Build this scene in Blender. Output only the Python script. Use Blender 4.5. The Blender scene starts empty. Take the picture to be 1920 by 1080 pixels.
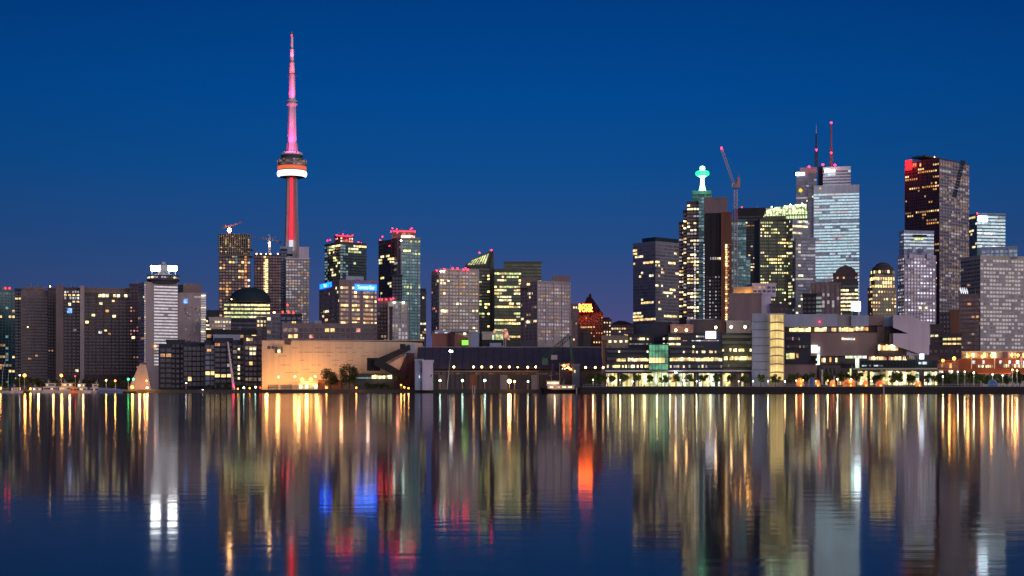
import bpy, math, random
from mathutils import Vector, Matrix
R = random.Random(7)
sc = bpy.context.scene
COL = sc.collection

# ------------------------------------------------------------------ camera
F, H, HY = 2700.0, 1.2, 733.0          # focal length in px of a 1920 px frame, eye height, horizon row
cam = bpy.data.cameras.new("camera")
camo = bpy.data.objects.new("camera", cam); COL.objects.link(camo)
cam.sensor_width = 36.0; cam.lens = 36.0*F/1920
cam.shift_y = (HY-540)/1920
cam.clip_start = 0.5; cam.clip_end = 20000
camo.location = (0, 0, H); camo.rotation_euler = (math.pi/2, 0, 0)
sc.camera = camo

# ------------------------------------------------------------------ sky: clear dusk, glow behind the camera
world = bpy.data.worlds.new("World"); sc.world = world; world.use_nodes = True
nt = world.node_tree; nt.nodes.clear()
def N(t, x, **k):
    n = t.nodes.new(x)
    for a, b in k.items(): setattr(n, a, b)
    return n
out = N(nt, "ShaderNodeOutputWorld"); bg = N(nt, "ShaderNodeBackground")
tc = N(nt, "ShaderNodeTexCoord"); sp = N(nt, "ShaderNodeSeparateXYZ")
nt.links.new(tc.outputs["Generated"], sp.inputs[0])
ramp = N(nt, "ShaderNodeValToRGB"); cr = ramp.color_ramp
STOPS = [(0.0, (.078,.078,.190)), (.025, (.060,.074,.200)), (.06, (.038,.070,.196)), (.10, (.018,.068,.222)),
         (.15, (.0045,.068,.252)), (.20, (.0008,.061,.264)), (.27, (.0002,.042,.208)), (1.0, (0,.02,.09))]
cr.elements[0].position = 0; cr.elements[0].color = STOPS[0][1]+(1,)
cr.elements[1].position = 1; cr.elements[1].color = STOPS[-1][1]+(1,)
for p, c in STOPS[1:-1]:
    e = cr.elements.new(p); e.color = c+(1,)
nt.links.new(sp.outputs[2], ramp.inputs[0])
def M(t, op, a, b=None, c=None):
    n = N(t, "ShaderNodeMath", operation=op)
    for i, v in enumerate((a, b, c)):
        if v is None: continue
        if isinstance(v, (int, float)): n.inputs[i].default_value = v
        else: t.links.new(v, n.inputs[i])
    return n.outputs[0]
back = M(nt, "MAXIMUM", M(nt, "SUBTRACT", M(nt, "MULTIPLY", sp.outputs[1], -1.0), M(nt, "MULTIPLY", sp.outputs[0], -0.45)), 0)
lowb = M(nt, "POWER", M(nt, "MAXIMUM", M(nt, "SUBTRACT", 1.0, M(nt, "ABSOLUTE", sp.outputs[2])), 0), 3.0)
glow = M(nt, "MULTIPLY", M(nt, "POWER", back, 1.6), lowb)
gm = N(nt, "ShaderNodeMix", data_type='RGBA', blend_type='ADD')
gm.inputs[0].default_value = 1
gs = N(nt, "ShaderNodeVectorMath", operation='SCALE'); gs.inputs[0].default_value = (1.42, 1.16, 1.08)
nt.links.new(glow, gs.inputs[3])
nt.links.new(ramp.outputs[0], gm.inputs[6]); nt.links.new(gs.outputs[0], gm.inputs[7])
# the city's own faint purple glow in the air low over the middle of the skyline
gx = M(nt, "MULTIPLY", M(nt, "SUBTRACT", sp.outputs[0], .07), 4.0)
gc = M(nt, "MULTIPLY", M(nt, "MAXIMUM", M(nt, "SUBTRACT", 1.0, M(nt, "MULTIPLY", gx, gx)), 0), M(nt, "MAXIMUM", M(nt, "SUBTRACT", 1.0, M(nt, "DIVIDE", M(nt, "ABSOLUTE", sp.outputs[2]), .10)), 0))
g2 = N(nt, "ShaderNodeVectorMath", operation='SCALE'); g2.inputs[0].default_value = (.035, .0, .006); nt.links.new(gc, g2.inputs[3])
gn = N(nt, "ShaderNodeMix", data_type='RGBA', blend_type='ADD'); gn.inputs[0].default_value = 1
nt.links.new(gm.outputs[2], gn.inputs[6]); nt.links.new(g2.outputs[0], gn.inputs[7])
ax = M(nt, "DIVIDE", sp.outputs[0], .34)
vf = M(nt, "SUBTRACT", 1.03, M(nt, "MULTIPLY", M(nt, "MINIMUM", M(nt, "MULTIPLY", ax, ax), 1.0), .16))
g3 = N(nt, "ShaderNodeVectorMath", operation='SCALE'); nt.links.new(gn.outputs[2], g3.inputs[0]); nt.links.new(vf, g3.inputs[3])
nt.links.new(g3.outputs[0], bg.inputs[0]); bg.inputs[1].default_value = 1.0
nt.links.new(bg.outputs[0], out.inputs[0])

# sun still under the horizon: only its broad pinkish glow from behind the camera's right
sun = bpy.data.lights.new("sun", 'SUN'); sun.energy = 0.6; sun.angle = math.radians(30); sun.color = (1, .84, .80)
suno = bpy.data.objects.new("sun", sun); COL.objects.link(suno)
suno.rotation_euler = (math.radians(76), 0, math.radians(38))
suno.location = (300, -200, 300)

sc.view_settings.view_transform = 'Standard'; sc.view_settings.look = 'None'
sc.view_settings.exposure = 0; sc.view_settings.gamma = 1
sc.render.engine = 'CYCLES'
cy = sc.cycles
cy.max_bounces = 4; cy.diffuse_bounces = 1; cy.glossy_bounces = 3; cy.transmission_bounces = 2; cy.volume_bounces = 0
cy.use_denoising = True; cy.sample_clamp_indirect = 12; cy.caustics_reflective = True
cy.use_light_tree = True

# ------------------------------------------------------------------ materials
MATS = {}
def new_mat(name):
    m = bpy.data.materials.new(name); m.use_nodes = True
    t = m.node_tree; t.nodes.clear()
    o = N(t, "ShaderNodeOutputMaterial"); b = N(t, "ShaderNodeBsdfPrincipled")
    t.links.new(b.outputs[0], o.inputs[0])
    MATS[name] = m
    return m, t, b
def wall_mat(name, col, rough=.8, var=.22, scale=.03, streak=True, metal=0.0):
    m, t, b = new_mat(name)
    g = N(t, "ShaderNodeNewGeometry")
    mp = N(t, "ShaderNodeMapping"); mp.inputs[3].default_value = (scale*8, scale*8, scale*(1 if streak else 8))
    t.links.new(g.outputs[0], mp.inputs[0])
    n1 = N(t, "ShaderNodeTexNoise"); n1.inputs["Scale"].default_value = 1; n1.inputs["Detail"].default_value = 5
    t.links.new(mp.outputs[0], n1.inputs["Vector"])
    n2 = N(t, "ShaderNodeTexNoise"); n2.inputs["Scale"].default_value = .06; n2.inputs["Detail"].default_value = 3
    t.links.new(g.outputs[0], n2.inputs["Vector"])
    s = M(t, "ADD", M(t, "MULTIPLY", n1.outputs[0], .6), M(t, "MULTIPLY", n2.outputs[0], .4))
    r = N(t, "ShaderNodeValToRGB")
    r.color_ramp.elements[0].position = .3; r.color_ramp.elements[1].position = .7
    r.color_ramp.elements[0].color = tuple(c*(1-var) for c in col)+(1,)
    r.color_ramp.elements[1].color = tuple(min(1, c*(1+var)) for c in col)+(1,)
    t.links.new(s, r.inputs[0]); t.links.new(r.outputs[0], b.inputs["Base Color"])
    b.inputs["Roughness"].default_value = rough; b.inputs["Metallic"].default_value = metal
    return m
def glass_mat(name, col, rough=.3, metal=.3):
    """coated facade glass; each pane-sized cell tilts and tints a little"""
    m, t, b = new_mat(name)
    g = N(t, "ShaderNodeNewGeometry")
    sn = N(t, "ShaderNodeVectorMath", operation='SNAP'); sn.inputs[1].default_value = (4.3, 4.3, 3.6)
    t.links.new(g.outputs[0], sn.inputs[0])
    wn = N(t, "ShaderNodeTexWhiteNoise"); t.links.new(sn.outputs[0], wn.inputs[0])
    r = N(t, "ShaderNodeValToRGB")
    r.color_ramp.elements[0].color = tuple(c*.62 for c in col)+(1,)
    r.color_ramp.elements[1].color = tuple(min(1, c*1.3) for c in col)+(1,)
    t.links.new(wn.outputs[0], r.inputs[0]); t.links.new(r.outputs[0], b.inputs["Base Color"])
    b.inputs["Roughness"].default_value = rough; b.inputs["Metallic"].default_value = metal
    return m
def lit_mat(name, col, s, sampled=False, scale=.35, contrast=.75):
    """lit room behind glass: brightness wanders with furniture, blinds and lamps"""
    m, t, b = new_mat(name)
    g = N(t, "ShaderNodeNewGeometry")
    n1 = N(t, "ShaderNodeTexNoise"); n1.inputs["Scale"].default_value = scale; n1.inputs["Detail"].default_value = 3
    t.links.new(g.outputs[0], n1.inputs["Vector"])
    mr = N(t, "ShaderNodeMapRange"); mr.inputs[1].default_value = .35; mr.inputs[2].default_value = .68
    mr.inputs[3].default_value = s*(1-contrast); mr.inputs[4].default_value = s*(1+contrast*.6)
    t.links.new(n1.outputs[0], mr.inputs[0])
    b.inputs["Base Color"].default_value = (.05, .05, .05, 1); b.inputs["Roughness"].default_value = .3
    b.inputs["Emission Color"].default_value = tuple(col)+(1,)
    t.links.new(mr.outputs[0], b.inputs["Emission Strength"])
    m.cycles.emission_sampling = 'FRONT' if sampled else 'NONE'
    return m
def hot_mat(name, col, s, sampled=True):
    m, t, b = new_mat(name)
    b.inputs["Base Color"].default_value = (.02, .02, .02, 1)
    b.inputs["Emission Color"].default_value = tuple(col)+(1,)
    b.inputs["Emission Strength"].default_value = s
    m.cycles.emission_sampling = 'FRONT' if sampled else 'NONE'
    return m

for nme, c, kw in [
    ("brown", (.20,.145,.14), {}), ("brown_dark", (.085,.06,.065), {}), ("red_dark", (.075,.035,.045), {}),
    ("pinkish", (.38,.31,.31), {}), ("beige", (.46,.40,.36), {}), ("grey", (.27,.26,.29), {}),
    ("grey_dark", (.075,.075,.09), {}), ("navy", (.028,.032,.058), {}), ("white", (.66,.66,.70), {}),
    ("marble", (.66,.78,.82), {}), ("brick", (.30,.12,.09), {}), ("rust", (.22,.09,.055), {}),
    ("stone", (.30,.25,.18), {}), ("black", (.02,.02,.024), {}), ("olive", (.10,.11,.075), {}),
    ("lilac", (.56,.48,.60), {}), ("mauve", (.25,.175,.175), {}), ("panel_blue", (.32,.37,.50), {}),
    ("roof_navy", (.075,.058,.078), dict(streak=False)), ("teal_wall", (.10,.19,.21), {}),
    ("cream", (.52,.46,.40), {}), ("sugar", (.60,.47,.33), dict(var=.12)),
    ("steel", (.35,.35,.38), dict(rough=.45, metal=.6)), ("green_paint", (.05,.16,.08), dict(rough=.5)),
    ("crane_red", (.42,.16,.16), dict(rough=.5)), ("crane_white", (.6,.55,.58), dict(rough=.5)),
    ("boat_white", (.55,.53,.55), dict(rough=.35, var=.06)), ("boat_blue", (.12,.18,.36), dict(rough=.5)),
    ("hull_dark", (.03,.02,.02), dict(rough=.4)), ("quay", (.030,.026,.028), dict(rough=.9)),
    ("paving", (.22,.20,.18), dict(streak=False)), ("earth", (.06,.055,.05), dict(streak=False)),
    ("bark", (.06,.045,.035), {}), ("concrete", (.34,.28,.28), {}), ("orange_cloth", (.70,.22,.08), dict(var=.1)),
    ("blue_cloth", (.08,.14,.35), dict(var=.1)), ("gravel", (.12,.11,.10), dict(streak=False)),
    ("green_dome", (.012,.030,.038), {})]:
    wall_mat(nme, c, **kw)
GL = {}
for nme, c, kw in [
    ("g_dark", (.035,.037,.055), dict(rough=.2)), ("g_blue", (.10,.13,.20), {}), ("g_teal", (.13,.30,.32), {}),
    ("g_tealdk", (.035,.09,.11), dict(rough=.2)), ("g_lilac", (.24,.21,.26), {}), ("g_pale", (.50,.72,.82), {}),
    ("g_grey", (.19,.22,.29), {}), ("g_brown", (.17,.12,.13), {}), ("g_olive", (.10,.12,.08), {}),
    ("g_beige", (.34,.30,.29), {})]:
    GL[nme] = glass_mat(nme, c, **kw)
for nme, c, s in [
    ("w_warm", (1,.64,.25), 1.6), ("w_warmlow", (1,.50,.20), .5), ("w_cream", (1,.81,.46), 1.7),
    ("w_green", (.86,.95,.38), 1.0), ("w_white", (.86,.92,1), 1.3), ("w_orange", (1,.42,.12), 1.0),
    ("w_dim", (.80,.58,.42), .30), ("w_hot", (1,.80,.40), 3.0), ("w_yellow", (1,.74,.27), 2.6),
    ("w_lilac", (.74,.68,.74), .50), ("w_band", (.80,.76,.82), .72), ("w_pale", (.60,.86,.96), .85), ("w_tealdim", (.45,.75,.78), .35), ("w_redwarm", (1,.38,.28), .9),
    ("w_blue", (.15,.35,1), 1.8)]:
    lit_mat(nme, c, s, contrast=.3 if nme in ("w_pale", "w_band", "w_lilac") else .75)
lit_mat("crown_light", (.86,1,.50), 1.5, False, .3, .95)
lit_mat("shop_yellow", (1,.80,.32), 1.15, True, .16, .9)
lit_mat("shop_white", (.85,.97,.72), 1.5, True, .2, .8)
lit_mat("shop_orange", (1,.36,.08), 1.4, True, .2, .9)
lit_mat("atrium_green", (.16,.60,.33), .62, True, .25, .7)
lit_mat("stair_yellow", (1,.70,.24), 1.05, True, .12, .55)
for nme, c, s in [
    ("h_orange", (1,.30,.03), 15), ("h_amber", (1,.52,.17), 20), ("h_white", (1,.97,.92), 26), ("h_pink", (1,.008,.030), 24),
    ("h_red", (1,.02,.01), 12), ("h_green", (.03,1,.22), 13), ("h_mint", (.62,1,.80), 22), ("h_flood", (.95,.97,1), 26),
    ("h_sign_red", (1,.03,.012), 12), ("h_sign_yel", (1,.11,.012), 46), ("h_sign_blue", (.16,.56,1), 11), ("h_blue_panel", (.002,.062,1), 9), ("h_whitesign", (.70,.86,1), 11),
    ("h_spire", (.46,1,.60), 3.4), ("h_logo", (1,.012,.02), 2.6), ("h_crown", (.82,1,.52), 1.1), ("h_screen", (.93,.85,1), 2.2),
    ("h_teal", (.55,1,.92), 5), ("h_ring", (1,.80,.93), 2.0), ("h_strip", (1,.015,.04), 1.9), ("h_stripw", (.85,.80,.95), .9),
    ("h_ledred", (1,.16,.05), .9), ("h_greenhalo", (.02,1,.20), 3), ("h_signwhite", (.75,.85,1), 9), ("h_signpink", (1,.62,.62), 3.5),
    ("h_signyel", (1,.70,.06), 1.2), ("h_lime", (.30,1,.08), 1.3), ("h_flare", (1,.50,.16), 40)]:
    hot_mat(nme, c, s, sampled=nme not in ("h_crown", "h_strip", "h_stripw", "h_sign_yel"))
def mt(x): return MATS[x]

# leaves
m, t, b = new_mat("leaf")
oi = N(t, "ShaderNodeNewGeometry"); wn = N(t, "ShaderNodeTexNoise"); wn.inputs["Scale"].default_value = .9
t.links.new(oi.outputs[0], wn.inputs["Vector"])
r = N(t, "ShaderNodeValToRGB"); r.color_ramp.elements[0].position = .35; r.color_ramp.elements[1].position = .65
r.color_ramp.elements[0].color = (.020,.035,.012,1); r.color_ramp.elements[1].color = (.075,.11,.03,1)
t.links.new(wn.outputs[0], r.inputs[0]); t.links.new(r.outputs[0], b.inputs["Base Color"]); b.inputs["Roughness"].default_value = .7

# water: dark lake, long soft swell under fine ripples
m, t, b = new_mat("lake_water")
b.inputs["Base Color"].default_value = (.0045,.011,.026,1); b.inputs["IOR"].default_value = 1.333; b.inputs["Specular IOR Level"].default_value = .32
WR = .072
g = N(t, "ShaderNodeNewGeometry")
def tex(scale, mapping, detail=2):
    mp = N(t, "ShaderNodeMapping"); mp.inputs[3].default_value = mapping
    t.links.new(g.outputs[0], mp.inputs[0])
    n = N(t, "ShaderNodeTexNoise"); n.inputs["Scale"].default_value = scale; n.inputs["Detail"].default_value = detail
    t.links.new(mp.outputs[0], n.inputs["Vector"]); return n.outputs[0]
patch = tex(.02, (.25, 1, 1), 3)
mr = N(t, "ShaderNodeMapRange"); mr.inputs[1].default_value = .35; mr.inputs[2].default_value = .7
mr.inputs[3].default_value = WR*.85; mr.inputs[4].default_value = WR*1.2
t.links.new(patch, mr.inputs[0]); t.links.new(mr.outputs[0], b.inputs["Roughness"])
hgt = M(t, "ADD", M(t, "MULTIPLY", tex(1.6, (.8, 1.6, 1)), .014), M(t, "MULTIPLY", tex(.35, (.7, 1.4, 1)), .012))
bp = N(t, "ShaderNodeBump"); bp.inputs["Strength"].default_value = 1; bp.inputs["Distance"].default_value = .11
wp = N(t, "ShaderNodeMapRange"); wp.inputs[1].default_value = .38; wp.inputs[2].default_value = .62; wp.inputs[3].default_value = .35; wp.inputs[4].default_value = 1.7
t.links.new(tex(.11, (.3, 1, 1), 3), wp.inputs[0]); hgt = M(t, "MULTIPLY", hgt, wp.outputs[0])
t.links.new(hgt, bp.inputs["Height"]); t.links.new(bp.outputs[0], b.inputs["Normal"])
# dark diffuse mixed in to dim the water's reflections
dz = N(t, "ShaderNodeBsdfDiffuse"); dz.inputs[0].default_value = (.004, .010, .022, 1)
mx = N(t, "ShaderNodeMixShader"); mx.inputs[0].default_value = .27
t.links.new(b.outputs[0], mx.inputs[1]); t.links.new(dz.outputs[0], mx.inputs[2])
t.links.new(mx.outputs[0], [n for n in t.nodes if n.type == "OUTPUT_MATERIAL"][0].inputs[0])

# ------------------------------------------------------------------ mesh builder
class MB:
    def __init__(s): s.v = []; s.f = []; s.m = []; s.ms = []
    def _mi(s, m):
        if m not in s.ms: s.ms.append(m)
        return s.ms.index(m)
    def add(s, vs, fs, m):
        k = len(s.v); s.v += [tuple(x) for x in vs]; i = s._mi(m)
        for f in fs: s.f.append(tuple(j+k for j in f)); s.m.append(i)
    def prism(s, poly, z0, z1, m, top=None):
        n = len(poly); zt = top or [z1]*n
        vs = [(x, y, z0) for x, y in poly]+[(x, y, z) for (x, y), z in zip(poly, zt)]
        fs = [tuple(range(n-1, -1, -1)), tuple(range(n, 2*n))]+[(i, (i+1) % n, n+(i+1) % n, n+i) for i in range(n)]
        s.add(vs, fs, m)
    def box(s, c, sz, m, yaw=0.0, rot=None):
        x, y, z = (a/2 for a in sz)
        vs = [Vector((i*x, j*y, k*z)) for k in (-1, 1) for i, j in ((-1, -1), (1, -1), (1, 1), (-1, 1))]
        q = rot or Matrix.Rotation(yaw, 3, 'Z')
        s.add([q@v+Vector(c) for v in vs], [(3, 2, 1, 0), (4, 5, 6, 7), (0, 1, 5, 4), (1, 2, 6, 5), (2, 3, 7, 6), (3, 0, 4, 7)], m)
    def tube(s, p0, p1, r0, r1, m, n=8):
        p0, p1 = Vector(p0), Vector(p1); d = (p1-p0).normalized()
        q = d.to_track_quat('Z', 'Y')
        vs = []
        for p, r in ((p0, r0), (p1, r1)):
            for i in range(n):
                a = 2*math.pi*i/n; vs.append(p+q@Vector((r*math.cos(a), r*math.sin(a), 0)))
        s.add(vs, [(i, (i+1) % n, n+(i+1) % n, n+i) for i in range(n)]+[tuple(range(n-1, -1, -1)), tuple(range(n, 2*n))], m)
    def lathe(s, prof, c, m, n=32):
        vs = []; fs = []
        for r, z in prof:
            for i in range(n):
                a = 2*math.pi*i/n; vs.append((c[0]+r*math.cos(a), c[1]+r*math.sin(a), z))
        for k in range(len(prof)-1):
            for i in range(n):
                j = (i+1) % n; fs.append((k*n+i, k*n+j, (k+1)*n+j, (k+1)*n+i))
        fs.append(tuple(range(n-1, -1, -1))); k = (len(prof)-1)*n; fs.append(tuple(range(k, k+n)))
        s.add(vs, fs, m)
    def ball(s, c, r, m, n=8):
        k = 5
        prof = [(r*math.sin(math.pi*(i+.5)/k), c[2]-r*math.cos(math.pi*(i+.5)/k)) for i in range(k)]
        s.lathe(prof, c, m, n)
    def build(s, name, parent=None, base=None, smooth=False):
        if not s.v: return None
        me = bpy.data.meshes.new(name)
        b = Vector(base) if base is not None else (parent.location if parent else Vector((0, 0, 0)))
        me.from_pydata([tuple(Vector(v)-b) for v in s.v], [], s.f)
        for m in s.ms: me.materials.append(MATS[m])
        me.polygons.foreach_set("material_index", s.m)
        if smooth: me.polygons.foreach_set("use_smooth", [True]*len(s.f))
        me.update()
        o = bpy.data.objects.new(name, me); COL.objects.link(o)
        if parent: o.parent = parent
        else: o.location = b
        return o

def tag(o, label=None, cat=None, group=None, kind=None):
    if label: o["label"] = label
    if cat: o["category"] = cat
    if group: o["group"] = group
    if kind: o["kind"] = kind
    return o
def empty(name, loc, label, cat, group=None):
    o = bpy.data.objects.new(name, None); COL.objects.link(o); o.location = loc; o.empty_display_size = 1
    return tag(o, label, cat, group)
UNIT = {}
def unit(m):
    if m not in UNIT:
        b = MB(); b.box((0, 0, 0), (1, 1, 1), m); o = b.build("window")
        UNIT[m] = o.data; bpy.data.objects.remove(o)
    return UNIT[m]
ORD = "first second third fourth fifth sixth seventh eighth ninth tenth eleventh twelfth thirteenth fourteenth fifteenth sixteenth seventeenth eighteenth nineteenth twentieth".split()
def ordn(i):
    if i < 20: return ORD[i]
    t = {2: "twenty", 3: "thirty", 4: "forty"}[(i+1)//10]
    return {2: "twentieth", 3: "thirtieth", 4: "fortieth"}[(i+1)//10] if (i+1) % 10 == 0 else t+"-"+ORD[(i+1) % 10-1]

def ray(px): return (px-960)/F
def hz(py, D): return H+(HY-py)/F*D
def at(px, py, D): return Vector((ray(px)*D, D, hz(py, D)))
LAND = 1.9
LITRANK = {"w_": 1, "g_": 0}

SEPARATE = {"rail_post", "transfer_house", "dark_notch", "column", "post", "trestle_leg", "leg", "sliding_door", "door", "frame_post", "roof_house", "lift_housing", "louvre", "window_recess", "glowing_crown"}
class Bld:
    """one building: an empty at its foot; vol() adds a mass with its facades, done() makes the parts"""
    def __init__(s, name, label, D, px, cat="building", group=None, flat=None):
        s.root = empty(name, (ray(px)*D, D, LAND), label, cat, group); s.D = D
        s.p = {}; s.w = []; s.fixed = flat is not None; s.clamp = False
        s.plane(px, D, flat or 0)
    def plane(s, px, D, yaw):
        a = math.radians(yaw); s.P = Vector((ray(px)*D, D)); s.u = Vector((math.cos(a), math.sin(a))); s.v = Vector((-math.sin(a), math.cos(a))); s.Dr = D
    def left(s):
        """switch to the left-hand facade of the last mass"""
        s.u, s.v = -s.v0, s.u0
    def right(s): s.u, s.v = s.u0, s.v0
    def pos(s, px, py, D, kind="box"):
        """point seen at (px, py) on the facade plane, set D - Dref behind it"""
        off = D-s.Dr
        if s.clamp and off < 0: off = {"win": -.15, "lamp": -.4, "box": max(off, -2.5)}[kind]
        if s.clamp and off > 0 and kind == "win": off = 0
        P = s.P+s.v*off; t = ray(px)
        k = (t*P.y-P.x)/(s.u.x-t*s.u.y); q = P+s.u*k
        return Vector((q.x, q.y, hz(py, q.y)))
    def ang(s): return math.atan2(s.u.y, s.u.x)
    def mb(s, part):
        return s.p.setdefault(part, MB())
    def geom(s, xl, xc, xr, D, yaw, dep):
        t0 = ray(xc); C = Vector((t0*D, D))
        if yaw is None: yaw = 32 if xc > xl and xr > xc else 'ray'
        if yaw == 'ray': a = -math.atan(ray((xc+xr)/2))
        else: a = math.radians(yaw)
        u = Vector((math.cos(a), math.sin(a))); v = Vector((-math.sin(a), math.cos(a)))
        tr = ray(xr); w = (tr*C.y-C.x)/(u.x-tr*u.y)
        if xc > xl:
            tl = ray(xl); d = (tl*C.y-C.x)/(v.x-tl*v.y)
        else: d = dep
        return C, u, v, w, d
    def vol(s, xl, xc, xr, yt, D=None, yaw=None, yb=None, dep=26, wall="brown", part="wall", trim=None, foot=None,
            st=None, stL=None, slab=0, pier=0, pierm=None, slabm=None, parapet=1.2, gear=True, ytR=None, ytL=None):
        D = D or s.D
        if s.fixed:
            c3 = s.pos(xc, yt, D); C = Vector((c3.x, c3.y)); u, v, d = s.u, s.v, dep
            e3 = s.pos(xr, yt, D); w = (Vector((e3.x, e3.y))-C).length; D = C.y
        else:
            C, u, v, w, d = s.geom(xl, xc, xr, D, yaw, dep)
            if d <= 0 or w <= 0: print("BAD FACE", s.root["label"], w, d)
            s.P, s.u, s.v, s.Dr, s.clamp = C, u, v, D, True; s.u0, s.v0 = u, v
        z1 = hz(yt, D); z0 = LAND-.3 if foot is None else hz(foot, D)
        P = [C, C+u*w, C+u*w+v*d, C+v*d]
        top = None
        if ytR is not None or ytL is not None:
            zr = hz(ytR, D) if ytR is not None else z1; zl = hz(ytL, D) if ytL is not None else z1
            top = [z1, zr, zr+(zl-z1), zl]
        s.mb(part).prism([tuple(p) for p in P], z0, z1, wall, top)
        if parapet and not top:
            pm = s.mb(part); tm = trim or wall
            cc = C+u*w/2+v*d/2
            a = math.atan2(u.y, u.x)
            for q, L, aa, off in ((C+u*w/2, w+.8, a, -v*.0), (C+v*d/2, d+.8, a+math.pi/2, u*0), (C+u*w+v*d/2, d+.8, a+math.pi/2, u*0), (C+v*d+u*w/2, w+.8, a, v*0)):
                pm.box((q.x, q.y, z1+parapet/2-.05), (L, .5, parapet), tm, aa)
            if gear and w > 12 and d > 10:
                e = s.mb("roof_equipment")
                for k in range(R.randint(2, 4)):
                    q = cc+u*R.uniform(-.3, .3)*w+v*R.uniform(-.3, .3)*d
                    e.box((q.x, q.y, z1+1.1), (R.uniform(.1, .25)*w, R.uniform(.1, .25)*d, 2.2+.1*k), "grey_dark", a)
                for k in range(3):
                    q = cc+u*R.uniform(-.4, .4)*w+v*R.uniform(-.4, .4)*d
                    e.tube((q.x, q.y, z1), (q.x, q.y, z1+R.uniform(3, 7)), .12, .06, "steel", 5)
        ybb = yb if yb is not None else 648
        zb = max(z0+.5, hz(ybb, D))
        a = math.atan2(u.y, u.x)
        if st: s.face(C, u, -v, w, zb, z1, a, **{"wall": trim or wall, **st}, slab=slab, pier=pier, pierm=pierm, slabm=slabm, part=part)
        if xc > xl and (stL or st):
            s.face(C+v*d, -v, -u, d, zb, z1, a+math.pi/2, **{"wall": trim or wall, **(stL if stL is not None else st)}, slab=slab, pier=pier, pierm=pierm, slabm=slabm, part=part)
        return C, u, v, w, d, z1
    def face(s, P, u, n, W, z0, z1, a, fh=3.3, bw=3.6, wx=.7, wz=.58, top=1.2, lit=.12, skin=None, pal=("w_warm", "w_cream", "w_warmlow"),
             glass="g_dark", rows=None, rowrun=.0, skip=(), wall="brown", slab=0, pier=0, part="wall", persist=.45, side=.0, vary=.12,
             slabm=None, pierm=None, cols=None):
        W2 = W-2*side; nb = max(1, round(W2/bw)); bw = W2/nb
        nf = int((z1-z0-top)/fh)
        z = z1-top-fh/2
        bodym = s.mb(part); lit = min(.97, lit*1.3)
        if skin:
            q = P+u*W/2; bodym.box((q.x, q.y, (z0+z1)/2-.2), (W-.04, .06, z1-z0-.5), skin, a)
        if pier:
            for k in range(0, nb+1, pier):
                q = P+u*(side+k*bw)+n*.25
                bodym.box((q.x, q.y, (z0+z1)/2), (.55 if pier < 3 else 1.1, .7, z1-z0-.1), pierm or wall, a)
        for i in range(nf):
            zc = z-i*fh
            if slab:
                q = P+u*W/2+n*slab/2
                bodym.box((q.x, q.y, zc-fh/2), (W+.02, slab, .38), slabm or wall, a)
            rp = lit
            if rows and i in rows: rp = rows[i]
            elif R.random() < rowrun: rp = .85
            cur = R.random() < rp
            pal_i = R.choice(pal)
            for k in range(nb):
                if R.random() > persist: cur = R.random() < rp; pal_i = R.choice(pal)
                if k in skip or -(nb-k) in skip: continue
                if cols and k in cols: cur2, pi = R.random() < cols[k][0], cols[k][1]
                else: cur2, pi = cur, pal_i
                ww = bw*wx; wh = fh*wz*(1-vary*R.random())
                q = P+u*(side+(k+.5)*bw)+n*.06
                px = 960+F*q.x/q.y
                if px < -60 or px > 1990: continue
                if not cur2 and glass is None: continue
                s.w.append((1 if cur2 else 0, ww*wh, (q.x, q.y, zc-(fh*wz-wh)/2), (ww, .16, wh), a, pi if cur2 else glass))
    def win(s, x0, x1, y0, y1, D, m, name="window", th=.3, proud=.25):
        """single pane or panel given by its edges, on the facade plane"""
        p0, p1 = s.pos(x0, y1, D, "win"), s.pos(x1, y1, D, "win"); c = s.pos((x0+x1)/2, (y0+y1)/2, D, "win")
        w = math.hypot(p1.x-p0.x, p1.y-p0.y); h = (y1-y0)/F*c.y
        o = bpy.data.objects.new(name, unit(m)); COL.objects.link(o)
        nrm = Vector((s.v.x, s.v.y, 0))*min(proud, .4 if s.clamp else 9)
        o.location = c-nrm-s.root.location; o.scale = (w, th, h); o.rotation_euler = (0, 0, s.ang())
        o.parent = s.root
        return o
    def row(s, x0, x1, y0, y1, D, n, p=.8, pal=("w_warm",), glass="g_dark", gap=.12, proud=.25, vary=.25):
        for i in range(n):
            a = x0+(x1-x0)*i/n; b = x0+(x1-x0)*(i+1)/n; g = (b-a)*gap/2
            lit = R.random() < p
            if not lit and glass is None: continue
            yy = y0+(y1-y0)*vary*R.random() if lit else y0
            s.win(a+g, b-g, yy, y1, D, R.choice(pal) if lit else glass, proud=proud)
    def lamp(s, px, py, D, m, r=.8, name="beacon"):
        r *= .85
        b = MB(); c = s.pos(px, py, D, "lamp"); b.ball(c, r, m); b.tube(c-Vector((0, 0, r*2.2)), c-Vector((0, 0, r*.7)), r*.25, r*.25, "steel", 5)
        return b.build(name, s.root)
    def box(s, part, x0, x1, y0, y1, D, dep, m):
        if part in SEPARATE: part += "#%d" % len(s.p)
        p0, p1 = s.pos(x0, y1, D), s.pos(x1, y1, D); w = math.hypot(p1.x-p0.x, p1.y-p0.y)
        c = (p0+p1)/2; z = hz((y0+y1)/2, c.y)
        s.mb(part).box((c.x+s.v.x*dep/2, c.y+s.v.y*dep/2, z), (w, dep, (y1-y0)/F*c.y), m, s.ang())
    def poly(s, part, pts, D, dep, m):
        """outline in the facade plane, extruded away from the lake"""
        q = [s.pos(x, y, D) for x, y in pts]; n = len(q)
        back = [p+Vector((s.v.x, s.v.y, 0))*dep for p in q]
        s.mb(part).add(q+back, [tuple(range(n)), tuple(range(2*n-1, n-1, -1))]+[((i+1) % n, i, n+i, n+(i+1) % n) for i in range(n)], m)
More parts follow.
